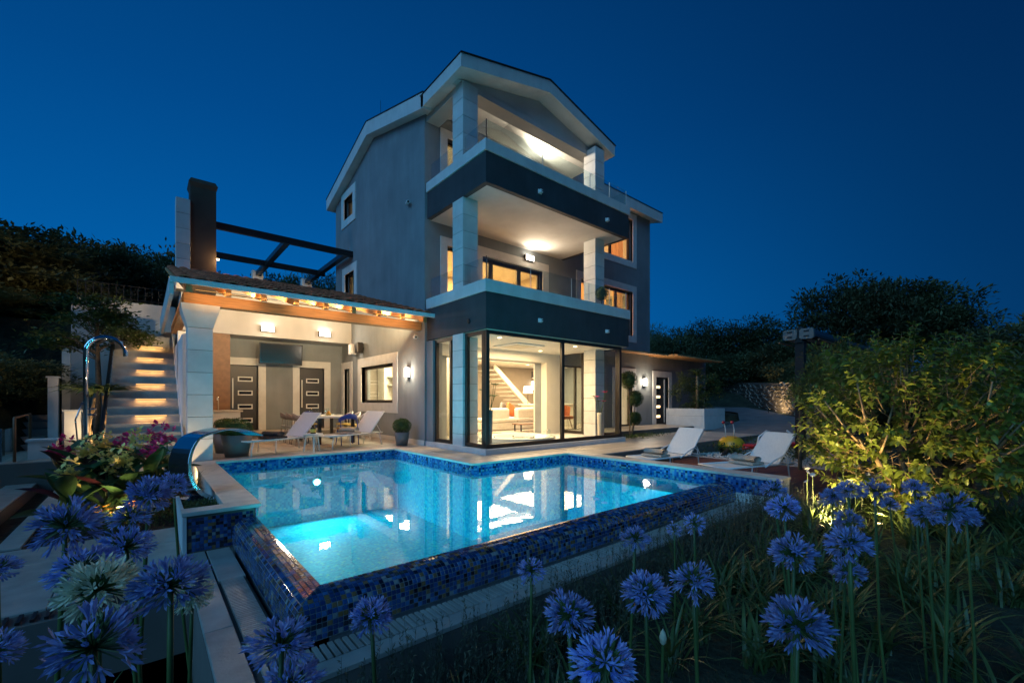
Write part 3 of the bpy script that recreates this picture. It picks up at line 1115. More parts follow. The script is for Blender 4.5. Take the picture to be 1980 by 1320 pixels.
def railing(zw, h, xs_, ys_, yr):
    q = MB()
    for i in range(len(xs_) - 1):
        B(xs_[i] + 0.008, xs_[i + 1] - 0.008, BY0 + 0.045, BY0 + 0.057, zw - 0.02, zw + h).build('glass_rail', 'rail_glass', villa)
    for i in range(len(ys_) - 1):
        B(BX0 + 0.045, BX0 + 0.057, ys_[i] + 0.008, ys_[i + 1] - 0.008, zw - 0.02, zw + h).build('glass_rail', 'rail_glass', villa)
    for i in range(len(yr) - 1):
        B(BX1 - 0.057, BX1 - 0.045, yr[i] + 0.008, yr[i + 1] - 0.008, zw - 0.02, zw + h).build('glass_rail', 'rail_glass', villa)
    for x in xs_:
        B(x - 0.006, x + 0.006, BY0 + 0.044, BY0 + 0.058, zw, zw + h + 0.001).build('rail_edge', 'white_metal', villa)
    # steel post at the corner
    B(BX0 + 0.038, BX0 + 0.052, BY0 + 0.036, BY0 + 0.05, zw, zw + h + 0.004).build('rail_post', 'dark_metal', villa)


railing(3.87, 0.52, [5.78, 7.1, 8.55, 9.25, 10.15, 10.94], [7.76, 8.58, 9.06, 9.62, 10.2], [7.76, 9.0, 10.3])
railing(6.94, 0.47, [5.78, 7.5, 9.3, 10.15, 10.94], [7.76, 8.58, 9.06, 9.6, 10.2], [7.76, 9.0, 10.3])

# ---- columns of stacked stone blocks -------------------------------------------------
BLK = {}


def column(x0, x1, y0, y1, z0, z1, hb, parent=None):
    core_ = B(x0 + 0.012, x1 - 0.012, y0 + 0.012, y1 - 0.012, z0, z1).build('column', 'joint', parent or villa)
    n = max(1, round((z1 - z0) / hb))
    h = (z1 - z0) / n
    key = (round(x1 - x0, 3), round(y1 - y0, 3), round(h, 3))
    if key not in BLK:
        a, b = (x1 - x0) / 2, (y1 - y0) / 2
        q = B(-a, a, -b, b, 0.004, h - 0.004)
        BLK[key] = q.mesh('block', 'white_stone')
    for k in range(n):
        o = link('block', BLK[key], core_, at=Vector(((x0 + x1) / 2, (y0 + y1) / 2, z0 + k * h)))
        o.modifiers.new('bevel', 'BEVEL').width = 0.006
    return core_


for z0, z1 in ((0.0, 2.785), (3.605, 5.998), (6.695, 8.74)):
    column(5.715, 6.15, 8.60, 9.05, z0, z1, 0.40)
    if z0 > 0:
        column(10.20, 10.62, 8.30, 8.75, z0, z1, 0.40)
column(10.20, 10.62, 8.30, 8.75, 0.12, 2.785, 0.40)

# ---- roofs ------------------------------------------------------------------------------
B(5.95, 10.62, 8.62, 9.0, 8.60, 8.742).build('roof_beam', 'render_light', villa)
MB().prism([(5.6, 8.745), (10.9, 8.745), (8.24, 9.37)], 8.66, 8.9, 'y').build('tympanum', 'render_light', villa)
rp_ = [(5.42, 9.00), (8.235, 9.70), (11.05, 9.00), (11.05, 8.70), (8.235, 9.38), (5.42, 8.70)]
fr_ = MB()
for e, xe in ((1, 5.42), (-1, 11.05)):
    bq_ = [(xe, 8.23, 8.70), (8.235, 8.23, 9.38), (8.235, 12.3, 9.38), (xe, 10.10, 8.70)]
    tq_ = [(xe, 8.23, 9.00), (8.235, 8.23, 9.70), (8.235, 12.3, 9.70), (xe, 10.10, 9.00)]
    if e < 0:
        bq_, tq_ = [bq_[i] for i in (1, 0, 3, 2)], [tq_[i] for i in (1, 0, 3, 2)]
    fr_.hexa(bq_, tq_)
fr_.build('roof', 'white_slab', villa)
B(5.72, 6.1, 9.05, WY - 0.002, 8.60, 8.74).build('roof_beam', 'render_light', villa)
mp_ = [(9.98, 9.05), (13.72, 10.12), (17.75, 9.02), (17.75, 8.62), (13.72, 9.70), (9.98, 8.66)]
mq_ = [(10.37, 9.16), (13.72, 10.12), (17.75, 9.02), (17.75, 8.62), (13.72, 9.70), (10.37, 8.78)]
MB().prism(mq_, 5.664, 11.046, 'x').build('roof', 'white_slab', villa)
MB().prism(mp_, 5.42, 5.66, 'x').build('roof', 'white_slab', villa)
main_roof = MB().prism(mp_, 11.05, 16.68, 'x').build('roof', 'white_slab', villa, bevel=0.01)
for k, (xx, zz) in enumerate(((5.9, 10.12), (15.2, 10.12))):
    MB().tube([(xx, 13.72, zz - 0.05), (xx, 13.72, zz + 0.9)], 0.006, 5).build('lightning_rod', 'dark_metal', main_roof)
# tiny gutter edge line on the front gable
MB().prism([(5.40, 9.005), (8.235, 9.708), (11.07, 9.005), (11.07, 9.022), (8.235, 9.726), (5.40, 9.022)], 8.20, 10.12, 'y').build('roof_edge', 'dark_metal', villa)
for x0, x1 in ((5.40, 5.62), (11.1, 16.70)):
    MB().prism([(9.96, 9.057), (13.72, 10.128), (17.77, 9.03), (17.77, 9.046), (13.72, 10.146), (9.96, 9.075)], x0, x1, 'x').build('roof_edge', 'dark_metal', villa)

# low wing roof and canopy on the right
B(16.32, 21.35, WY - 0.05, 16.6, 3.06, 3.2).build('roof', 'render_grey', villa)
can = MB()
can.hexa([(11.2, 9.45, 3.00), (16.2, 9.45, 3.00), (16.2, WY - 0.002, 3.08), (11.2, WY - 0.002, 3.08)], [(11.2, 9.45, 3.05), (16.2, 9.45, 3.05), (16.2, WY - 0.002, 3.13), (11.2, WY - 0.002, 3.13)])
can.build('canopy', 'pine_x', villa)
can = MB()
can.hexa([(16.2, 9.05, 2.98), (20.9, 9.35, 2.98), (20.9, WY - 0.003, 3.04), (16.2, WY - 0.003, 3.04)], [(16.2, 9.05, 3.03), (20.9, 9.35, 3.03), (20.9, WY - 0.003, 3.09), (16.2, WY - 0.003, 3.09)])
can.build('canopy', 'pine_x', villa)

# ---- glazed corner room -------------------------------------------------------------------
B(5.69, 10.82, 7.67, WY + 0.3, -0.02, 0.118).build('plinth', 'white_slab', villa, bevel=0.006)
FZ0, FZ1 = 0.121, 2.764


def glazing(ax, p, us, f=0.055, mid=()):
    q = MB()
    u0, u1 = us[0], us[-1]
    bx(q, ax, p, u0, u1, 0, 0.08, FZ0, FZ0 + 0.09)
    bx(q, ax, p, u0, u1, 0, 0.08, FZ1 - 0.08, FZ1)
    for i, u in enumerate(us):
        a = u if i == 0 else (u - 2 * f if i == len(us) - 1 else u - f)
        bx(q, ax, p, a, a + 2 * f, 0.001, 0.079, FZ0 + 0.09, FZ1 - 0.08)
    w = q.build('glass_wall', 'bronze_frame', villa)
    for i in range(len(us) - 1):
        g_ = MB()
        bx(g_, ax, p, us[i] + f, us[i + 1] - f, 0.035, 0.042, FZ0 + 0.09, FZ1 - 0.08)
        g_.build('pane', 'glass', w)


glazing('Y', 7.76, [5.78, 8.25, 10.74], 0.045)
glazing('X', 5.775, [7.845, 8.60], 0.045)
glazing('X', 5.775, [9.05, 9.25, 10.0], 0.04)
glazing('X', 10.66, [7.845, 9.2, WY], 0.045)
B(5.72, 6.0, 10.0, WY, 0.12, 2.76).build('pier', 'render_grey', villa)
# ceiling of the glazed room and portal trim
B(5.9, 10.6, 7.9, WY - 0.004, 2.70, 2.763).build('ceiling', 'white_in', villa)
q = MB().box(9.95, 10.75, 10.1, WY - 0.003, 0.12, 2.70).box(5.95, 9.95, 10.1, WY - 0.003, 2.42, 2.70)
q.build('portal', 'white_in', villa)
q = MB().box(5.97, 9.95, WY + 0.3, 10.72, 2.42, 2.79).box(9.95, 10.7, WY + 0.3, 10.72, 0.12, 2.79)
q.build('portal', 'white_in', villa)
acu = B(7.35, 8.35, 8.55, 9.55, 2.665, 2.699).build('air_vent', 'white_metal', villa)
B(7.5, 8.2, 8.7, 9.4, 2.655, 2.664).build('vent_panel', 'cream', acu)
# recessed ceiling spots in the glazed room and the living room
SPOTS = [(6.5, 8.2), (9.2, 8.2), (6.5, 9.6), (9.2, 9.6)]
for x, y in SPOTS:
    MB().lathe([(0.055, 0.0), (0.0, 0.001)], 12, (x, y, 2.694)).build('ceiling_spot', 'lamp_warm', villa)
area('room_light', villa, (8.0, 9.0, 2.64), 2.6, 40, (1.0, 0.66, 0.34), sy=1.4)
for x in (8.6, 10.8, 13.2):
    for y in (12.2, 14.6):
        MB().lathe([(0.07, 0.0), (0.0, 0.001)], 12, (x, y, 2.794)).build('ceiling_spot', 'lamp_warm', villa)
area('room_light', villa, (9.4, 13.2, 2.76), 3.0, 110, (1.0, 0.74, 0.46), sy=3.6)
area('room_light', villa, (13.4, 13.2, 2.76), 3.0, 90, (1.0, 0.66, 0.36), sy=3.6)
area('room_light', villa, (6.6, 13.4, 2.76), 0.8, 64, (1.0, 0.80, 0.50), sy=3.4)
area('room_light', villa, (8.4, 12.2, 5.7), 2.6, 85, (1.0, 0.50, 0.17), sy=2.2)
area('room_light', villa, (13.4, 12.2, 5.7), 2.6, 90, (1.0, 0.46, 0.15), sy=2.2)
area('room_light', villa, (13.4, 12.2, 9.0), 2.6, 85, (1.0, 0.46, 0.15), sy=2.2)
area('room_light', villa, (7.6, 12.2, 9.0), 2.0, 26, (1.0, 0.66, 0.30), sy=2.0)
area('room_light', villa, (8.5, 15.6, 5.7), 2.0, 60, (1.0, 0.66, 0.30), sy=2.0)
area('room_light', villa, (8.5, 15.6, 9.0), 2.0, 25, (1.0, 0.70, 0.40), sy=2.0)
# pale cove above the living room, orange under its lip
B(7.3, 12.5, 11.9, 12.0, 2.55, 2.70).build('cove_lip', 'white_in', villa)
B(7.4, 12.4, 12.01, 12.03, 2.60, 2.66).build('cove_strip', 'strip_warm', villa)

# kitchen seen through the side window
kit = MB().box(6.85, 7.15, 11.9, 16.2, 0.12, 1.0).box(6.95, 7.15, 13.6, 15.6, 1.75, 1.79).box(6.95, 7.15, 13.6, 15.6, 2.05, 2.09).box(6.85, 7.15, 15.6, 16.2, 1.0, 2.6)
kit.build('kitchen_units', 'white_in', villa)
MB().hexa([(6.80, 12.55, 1.62), (7.1, 12.55, 1.45), (7.1, 13.2, 1.45), (6.80, 13.2, 1.62)], [(6.72, 12.55, 2.0), (7.1, 12.55, 2.05), (7.1, 13.2, 2.05), (6.72, 13.2, 2.0)]).build('cooker_hood', 'screen_black', villa)

# open staircase inside
stair = MB().hexa([(11.6, 14.98, 2.55), (14.35, 14.98, 0.13), (14.35, 15.06, 0.13), (11.6, 15.06, 2.55)], [(11.6, 14.98, 2.79), (14.6, 14.98, 0.30), (14.6, 15.06, 0.30), (11.6, 15.06, 2.79)])
st = stair.build('staircase', 'white_in', villa)
tread = B(-0.16, 0.16, -0.5, 0.5, -0.045, 0).mesh('tread', 'white_in')
for k in range(13):
    link('tread', tread, st, at=(14.2 - k * 0.215, 15.58, 0.32 + k * 0.185))

# ---- covered terrace on the left --------------------------------------------------------------
ct = thing('covered_terrace', 'covered dining terrace with tiled roof on pine beams left of the villa', 'veranda', (3.0, 13.0, 0))
RX0, RX1, RY0, RY1 = 0.41, 5.665, 10.0, 15.45
RZ = lambda y: 3.40 + 0.272 * (y - RY0)
roof = MB().hexa([(RX0, RY0, RZ(RY0) - 0.06), (RX1, RY0, RZ(RY0) - 0.06), (RX1, RY1, RZ(RY1) - 0.06), (RX0, RY1, RZ(RY1) - 0.06)],
                 [(RX0, RY0, RZ(RY0)), (RX1, RY0, RZ(RY0)), (RX1, RY1, RZ(RY1)), (RX0, RY1, RZ(RY1))]).build('roof', 'pine_y', ct)
# barrel tiles
tq = MB()
n = 7
for e, (y, r, lift) in enumerate(((0, 0.118, 0.035), (0.40, 0.100, 0.0))):
    for j in range(n):
        a = math.pi * j / (n - 1)
        tq.v.append((-math.cos(a) * r, y, math.sin(a) * r * 0.62 + lift + 0.272 * y))
for j in range(n - 1):
    tq.f.append((j, j + 1, n + j + 1, n + j))
for j in range(n):
    x, y, z = tq.v[j]
    tq.v.append((x * 0.82, y, z * 0.80 - 0.004))
for j in range(n - 1):
    tq.f.append((j + 1, j, 2 * n + j, 2 * n + j + 1))
tile_me = tq.mesh('roof_tile', 'terracotta', smooth=True)
nxT, nyT = 21, 14
for i in range(nxT):
    for j in range(nyT):
        y = RY0 - 0.03 + j * 0.385
        o = link('roof_tile', tile_me, roof, at=(RX0 + 0.14 + i * (RX1 - RX0 - 0.26) / (nxT - 1), y, RZ(y) + 0.002 + rn(-0.006, 0.006)))
        o.rotation_euler = (rn(-0.01, 0.01), 0, rn(-0.02, 0.02))
# white eaves gutter, left verge board
MB().box(RX0 - 0.08, RX1 + 0.12, RY0 - 0.10, RY0 - 0.03, 3.33, 3.43).build('gutter', 'white_metal', ct, bevel=0.01)
vb = MB().hexa([(RX0 - 0.08, RY0 - 0.03, 3.12), (RX0 - 0.02, RY0 - 0.03, 3.12), (RX0 - 0.02, 16.6, 3.12), (RX0 - 0.08, 16.6, 3.12)],
               [(RX0 - 0.08, RY0 - 0.03, 3.43), (RX0 - 0.02, RY0 - 0.03, 3.43), (RX0 - 0.02, 16.6, 3.62), (RX0 - 0.08, 16.6, 3.62)])
vb.build('verge_board', 'white_slab', ct)
# front beam on the capital, rafters, boards
B(0.55, WX - 0.004, 10.50, 10.72, 3.07, 3.29).build('beam', 'pine_x', ct, bevel=0.012)
B(0.55, 0.75, 10.74, 15.6, 3.07, 3.29).build('beam', 'pine_y', ct, bevel=0.012)
for k in range(9):
    x = 0.62 + k * 0.61
    MB().hexa([(x - 0.05, RY0 + 0.02, RZ(RY0) - 0.20), (x + 0.05, RY0 + 0.02, RZ(RY0) - 0.20), (x + 0.05, 15.6, RZ(15.6) - 0.20), (x - 0.05, 15.6, RZ(15.6) - 0.20)],
              [(x - 0.05, RY0 + 0.02, RZ(RY0) - 0.062), (x + 0.05, RY0 + 0.02, RZ(RY0) - 0.062), (x + 0.05, 15.6, RZ(15.6) - 0.062), (x - 0.05, 15.6, RZ(15.6) - 0.062)]).build('rafter', 'pine_y', ct)
# front column with flared capital
c0 = column(0.62, 1.03, 10.50, 10.91, 0.0, 2.62, 0.45, ct)
MB().hexa([(0.62, 10.50, 2.625), (1.03, 10.50, 2.625), (1.03, 10.91, 2.625), (0.62, 10.91, 2.625)],
          [(0.53, 10.41, 2.93), (1.12, 10.41, 2.93), (1.12, 11.0, 2.93), (0.53, 11.0, 2.93)]).hexa(
    [(0.53, 10.41, 2.93), (1.12, 10.41, 2.93), (1.12, 11.0, 2.93), (0.53, 11.0, 2.93)],
    [(0.51, 10.39, 3.066), (1.14, 10.39, 3.066), (1.14, 11.02, 3.066), (0.51, 11.02, 3.066)]).build('capital', 'white_stone', ct)
c1 = column(0.60, 0.92, 13.4, 13.72, 0.0, 2.9, 0.45, ct)
# stair-side wall and back walls
B(0.60, 0.76, 11.6, 16.7, 0, 2.62).build('side_wall', 'render_white', ct)
wall('back_wall', 'Y', 16.70, 0.78, WX, 0.18, 4.4, [(2.08, 2.90, 0.18, 2.36), (4.18, 5.02, 0.18, 2.36)], 'render_grey', parent=ct)
B(0.78, WX - 0.002, 15.72, 16.69, 3.22, 4.5).build('dropped_beam', 'render_light', ct)
B(1.42, 1.98, 15.74, 16.68, 0.2, 3.215).build('tall_cupboard', 'brown_wood', ct)
kc = MB().box(0.98, 2.12, 14.85, 15.45, 0.0, 0.86)
bar = kc.build('kitchen_counter', 'white_stone', ct)
B(0.94, 2.18, 14.80, 15.5, 0.862, 0.91).build('worktop', 'coping_stone', bar, bevel=0.006)
MB().tube([(1.62, 15.2, 0.91), (1.62, 15.2, 1.22), (1.60, 15.12, 1.30), (1.58, 15.03, 1.28), (1.57, 15.0, 1.20)], 0.014, 8).build('tap', 'chrome', bar, smooth=True)
villa_keep = villa
villa = ct
for (a, b) in ((2.08, 2.90), (4.18, 5.02)):
    dd = slot_door('Y', 16.70, a, b, 0.18, 2.36)
    q = MB()
    for x0, x1, z0, z1 in ((a - 0.22, a, 0.18, 2.60), (b, b + 0.22, 0.18, 2.60), (a, b, 2.36, 2.60)):
        q.box(x0, x1, 16.67, 16.8, z0, z1)
    q.build('surround', 'white_stone', dd)
villa = villa_keep
B(0.78, WX - 0.002, 17.0, 17.3, 0, 4.4).build('rear_wall', 'joint', ct)

# upper terrace behind the tiled roof, chimney, pergola
B(0.5, WX - 0.004, 15.47, 20.9, 4.42, 4.66).build('upper_slab', 'render_light', ct)
ch = B(0.97, 1.58, 15.30, 15.95, 4.3, 7.28).build('chimney', 'chimney_brown', ct)
MB().hexa([(0.97, 15.30, 7.281), (1.58, 15.30, 7.281), (1.58, 15.95, 7.281), (0.97, 15.95, 7.281)], [(0.93, 15.26, 7.40), (1.62, 15.26, 7.40), (1.62, 15.99, 7.40), (0.93, 15.99, 7.40)]).hexa(
    [(0.93, 15.26, 7.40), (1.62, 15.26, 7.40), (1.62, 15.99, 7.40), (0.93, 15.99, 7.40)], [(0.99, 15.32, 7.52), (1.56, 15.32, 7.52), (1.56, 15.93, 7.52), (0.99, 15.93, 7.52)]).build('chimney_cap', 'chimney_brown', ch)
column(0.64, 0.965, 15.24, 15.6, 4.3, 6.85, 0.42, ct)
pg = thing('pergola', 'dark steel pergola frame above the tiled roof beside the chimney', 'pergola', (3.6, 18.0, 4.66))
B(1.585, WX - 0.004, 15.55, 15.67, 6.30, 6.50).build('beam', 'dark_metal', pg)
B(1.2, WX - 0.004, 18.7, 18.82, 6.30, 6.50).build('beam', 'dark_metal', pg)
for x in (3.55, 5.45):
    B(x - 0.09, x + 0.09, 15.68, 18.69, 6.32, 6.48).build('beam', 'dark_metal', pg)
    B(x - 0.09, x + 0.09, 18.83, 20.5, 6.32, 6.48).build('beam', 'dark_metal', pg)
    B(x - 0.2, x + 0.2, 20.5, 20.8, 4.66, 6.55).build('post', 'white_stone', pg)

# ---- outside stairs on the left, rising away -----------------------------------------------------
sg = thing('garden_stairs', 'lit stone garden stairs climbing beside the covered terrace', 'stairs', (0, 13.5, 0))
SX0, SX1 = -0.62, 0.58
for k in range(18):
    y0 = 11.0 + k * 0.315
    B(SX0, SX1, y0, 11.0 + 18 * 0.315, k * 0.178 - (0.5 if k == 0 else 0.0), (k + 1) * 0.178).build('step', 'garden_paver', sg)
    if k % 2 == 0 and 3 < k < 16:
        B(SX0 + 0.45, SX1 - 0.22, y0 - 0.006, y0 - 0.001, (k + 1) * 0.178 - 0.034, (k + 1) * 0.178 - 0.018).build('light_strip', 'stair_strip', sg)
        area('strip_light', sg, (0.08, y0 - 0.03, (k + 1) * 0.178 - 0.03), 0.5, 0.55, (1.0, 0.50, 0.15), (0, -0.5, -0.85), sy=0.02)
B(-0.62, 0.59, 16.68, 20.9, 2.6, 3.2).build('landing', 'garden_paver', sg)
gw = MB()
for k in range(15):
    y0 = 11.3 + k * 0.34
gl_ = tag(MB().hexa([(0.585, 11.0, 0.0), (0.597, 11.0, 0.0), (0.597, 16.7, 3.2), (0.585, 16.7, 3.2)], [(0.585, 11.0, 0.35), (0.597, 11.0, 0.35), (0.597, 16.7, 3.55), (0.585, 16.7, 3.55)]).build('stair_parapet', 'render_white'), 'narrow white parapet along the lit garden stairs', 'parapet')
uw = tag(B(-1.6, 0.72, 17.32, 17.52, 0.5, 4.12).build('retaining_wall', 'render_light'), 'cream retaining wall at the head of the garden stairs', 'wall')
rl = thing('iron_railing', 'black wrought iron railing on top of the cream retaining wall', 'railing', (-0.4, 17.42, 4.12))
for z in (4.22, 4.62):
    MB().tube([(-1.5, 17.42, z), (0.66, 17.42, z)], 0.014, 6).build('rail', 'black_plastic', rl)
for k in range(14):
    x = -1.48 + k * 0.163
    MB().tube([(x, 17.42, 4.12), (x, 17.42, 4.62)], 0.009, 5).build('bar', 'black_plastic', rl)
for k in range(6):
    x = -1.25 + k * 0.33
    pts = [(x + 0.09 * math.cos(a) * (1 - a / 9), 17.42, 4.42 + 0.09 * math.sin(a) * (1 - a / 9)) for a in [i * 0.5 for i in range(14)]]
    MB().tube(pts, 0.006, 5).build('scroll', 'black_plastic', rl)
# stepped baluster panel on the open side of the stairs
bal = thing('stair_balustrade', 'dark slatted balustrade on the open side of the garden stairs', 'balustrade', (-0.66, 13.5, 0))
for k in range(26):
    y = 11.15 + k * 0.215
    z = (y - 11.0) / 0.315 * 0.178
    B(-0.675, -0.645, y, y + 0.05, z - 0.05, z + 0.26).build('baluster', 'dark_metal', bal)
MB().hexa([(-0.685, 11.1, 0.28), (-0.635, 11.1, 0.28), (-0.635, 16.6, 3.40), (-0.685, 16.6, 3.40)], [(-0.685, 11.1, 0.31), (-0.635, 11.1, 0.31), (-0.635, 16.6, 3.43), (-0.685, 16.6, 3.43)]).build('handrail', 'dark_metal', bal)

# ================================================================== LAMPS AND FITTINGS
def wall_lamp(label, ax, p, u, z, w=0.30, h=0.13, m='lamp_white', power=None, color=(1, 0.84, 0.62), glow=0.3):
    """rectangular wall lamp: dark back plate and caps, glowing box diffuser"""
    loc = (u, p, z) if ax == 'Y' else (p, u, z)
    t = thing('wall_lamp', label, 'lamp', loc, None)
    q = MB()
    bx(q, ax, p, u - w / 2 - 0.012, u + w / 2 + 0.012, -0.02, 0, z - h / 2, z + h / 2)
    vert = h > w
    if vert:
        for zz in (z - h / 2 - 0.014, z + h / 2):
            bx(q, ax, p, u - w / 2 - 0.012, u + w / 2 + 0.012, -0.115, 0, zz, zz + 0.014)
    else:
        for uu in (u - w / 2 - 0.012, u + w / 2):
            bx(q, ax, p, uu, uu + 0.012, -0.115, -0.02, z - h / 2 - 0.01, z + h / 2 + 0.01)
        bx(q, ax, p, u - w / 2 - 0.012, u + w / 2 + 0.012, -0.115, -0.02, z - h / 2 - 0.012, z - h / 2)
    q.build('housing', 'dark_metal', t)
    g_ = MB()
    bx(g_, ax, p, u - w / 2, u + w / 2, -0.11, -0.021, z - h / 2 + 0.003, z + h / 2 - 0.003)
    g_.build('diffuser', m, t)
    if power:
        off = 0.30 if not vert else 0.20
        pl = (u, p - off, z) if ax == 'Y' else (p - off, u, z)
        if vert:
            point('bulb', t, pl, power, color, 0.07)
        else:
            point('bulb', t, pl, power * glow, color, 0.08)
            area('bulb_front', t, (u, p - 0.118, z), w, power, color, (0, -1, -0.25), sy=h)
    return t


wall_lamp('white box wall lamp above the TV near the tall cupboard', 'Y', 15.72, 2.98, 3.47, 0.36, 0.15, power=7)
wall_lamp('white box wall lamp on the dropped beam above the right slot door', 'Y', 15.72, 4.72, 3.47, 0.36, 0.15, power=7)
wall_lamp('small upright wall lamp beside the kitchen window', 'X', WX, 11.25, 1.98, 0.13, 0.26, power=9)
wall_lamp('upright wall lamp between the glass door and the right entrance door', 'Y', WY, 15.85, 1.95, 0.15, 0.28, power=11)
wall_lamp('box lamp over the sliding door of the middle balcony', 'Y', WY, 9.36, 5.72, 0.34, 0.16, power=14, glow=0.10)
wall_lamp('box lamp on the back wall of the top balcony', 'Y', WY, 9.36, 8.72, 0.34, 0.12, power=22, glow=0.08)
wall_lamp('upright lamp inside the living room beside the far partition', 'Y', 16.29, 15.1, 1.95, 0.22, 0.42)


def flood(label, x, z):
    t = thing('floodlight', label, 'floodlight', (x, BY0, z))
    B(x - 0.055, x + 0.055, BY0 - 0.022, BY0 - 0.001, z - 0.05, z + 0.05).build('bracket', 'white_metal', t)
    B(x - 0.05, x + 0.03, BY0 - 0.09, BY0 - 0.022, z - 0.045, z + 0.035).build('head', 'white_metal', t, bevel=0.006)
    MB().tube([(x + 0.005, BY0 - 0.089, z), (x + 0.005, BY0 - 0.096, z)], 0.014, 10).build('lens', 'black_plastic', t)


flood('small white floodlight on the upper dark fascia, near the glass corner', 7.35, 6.27)
flood('small white floodlight on the upper dark fascia, near its free end', 9.95, 6.27)
flood('small white floodlight on the lower dark fascia, near the glass corner', 7.35, 3.14)
flood('small white floodlight on the lower dark fascia, near its free end', 9.95, 3.14)
t = thing('wall_spot', 'round dark wall fitting on the left side of the lower fascia', 'lamp', (BX0, 8.35, 3.02))
o = MB().lathe([(0.06, 0), (0.06, 0.02), (0.045, 0.026)], 18).build('ring', 'dark_metal', t, at=(0, 0, 0))
o.rotation_euler = (0, R(-90), 0)
o = MB().lathe([(0.044, 0.02), (0, 0.022)], 18).build('lens', 'grey_plastic', t, at=(0, 0, 0))
o.rotation_euler = (0, R(-90), 0)


def cctv(label, x, y, z, d):
    t = thing('security_camera', label, 'camera', (x, y, z))
    MB().tube([(x, y, z), (x + d[0] * 0.10, y + d[1] * 0.10, z + 0.02)], 0.02, 8).build('arm', 'white_metal', t)
    MB().tube([(x + d[0] * 0.06, y + d[1] * 0.06 + 0.06, z - 0.03), (x + d[0] * 0.12, y + d[1] * 0.12 - 0.14, z - 0.06)], 0.045, 12).build('body', 'white_metal', t)
    MB().tube([(x + d[0] * 0.12, y + d[1] * 0.12 - 0.141, z - 0.06), (x + d[0] * 0.12, y + d[1] * 0.12 - 0.15, z - 0.063)], 0.03, 12).build('lens', 'black_plastic', t)


cctv('white security camera high on the plain left wall', WX, 11.2, 6.74, (-1, 0))
cctv('white security camera under the eaves beside the kitchen window', WX, 10.75, 2.95, (-1, 0))
for lab, y in (('white wall speaker by the dropped beam, beside a dark speaker', 15.2), ('dark oval wall speaker beside the white speaker', 14.6)):
    t = thing('wall_speaker', lab, 'speaker', (WX, y, 2.95))
    w_ = 'white_metal' if 'white wall' in lab else 'dark_metal'
    B(WX - 0.05, WX, y - 0.04, y + 0.04, 2.9, 3.0).build('bracket', 'dark_metal', t)
    B(WX - 0.26, WX - 0.05, y - 0.13, y + 0.13, 2.78, 3.15).build('cabinet', w_, t, bevel=0.03)
tv = thing('television', 'flat black television hung between the two slot doors', 'television', (3.5, 16.2, 2.4))
MB().hexa([(2.84, 16.28, 2.40), (4.16, 16.28, 2.40), (4.16, 16.33, 2.40), (2.84, 16.33, 2.40)], [(2.84, 16.18, 3.10), (4.16, 16.18, 3.10), (4.16, 16.23, 3.10), (2.84, 16.23, 3.10)]).build('panel', 'dark_metal', tv)
MB().hexa([(2.87, 16.273, 2.44), (4.13, 16.273, 2.44), (4.13, 16.279, 2.44), (2.87, 16.279, 2.44)], [(2.87, 16.182, 3.07), (4.13, 16.182, 3.07), (4.13, 16.188, 3.07), (2.87, 16.188, 3.07)]).build('screen', 'screen_black', tv)
B(3.3, 3.7, 16.26, 16.69, 2.7, 2.85).build('bracket', 'dark_metal', tv)
# chimney lamp
t = thing('wall_lamp', 'small bright lamp on the side of the brown chimney', 'lamp', (1.585, 15.4, 5.35))
B(1.582, 1.66, 15.34, 15.46, 5.33, 5.37).build('housing', 'dark_metal', t)
B(1.59, 1.655, 15.325, 15.339, 5.30, 5.34).build('lens', 'spot_warm', t)
point('bulb', t, (1.75, 15.2, 5.25), 5, (1, 0.66, 0.3), 0.02)
# added warm strip lights on the front beam, brightening rafters and terrace
for k, x in enumerate((1.6, 3.1, 4.6)):
    t = thing('added_beam_light', ('added slim warm strip light on the pine beam above the potted boxwood', 'added slim warm strip light on the pine beam above the dining table', 'added slim warm strip light on the pine beam nearest the kitchen window')[k], 'lamp', (x, 10.73, 3.25))
    B(x - 0.4, x + 0.4, 10.722, 10.75, 3.20, 3.225).build('housing', 'dark_metal', t)
    B(x - 0.39, x + 0.39, 10.725, 10.748, 3.2255, 3.230).build('strip', 'strip_warm', t)
    area('strip_light', t, (x, 10.80, 3.25), 0.8, 34, (1.0, 0.72, 0.38), (0, 0.7, 1), sy=0.05)

for k, x in enumerate((1.3, 3.0, 4.7)):  # added strips to warm the beam front and the rafter ends
    t = thing('added_eaves_light', ('added slim warm strip light behind the eaves gutter over the white column', 'added slim warm strip light behind the eaves gutter over the loungers', 'added slim warm strip light behind the eaves gutter next to the villa wall')[k], 'lamp', (x, 10.0, 3.2))
    B(x - 0.6, x + 0.6, RY0 - 0.028, RY0 - 0.010, 3.23, 3.245).build('housing', 'dark_metal', t)
    B(x - 0.59, x + 0.59, RY0 - 0.027, RY0 - 0.011, 3.2455, 3.249).build('strip', 'stair_strip', t)
    area('strip_light', t, (x, RY0 + 0.02, 3.235), 1.2, 1.6, (1.0, 0.56, 0.20), (0, 1, 0.25), sy=0.04)

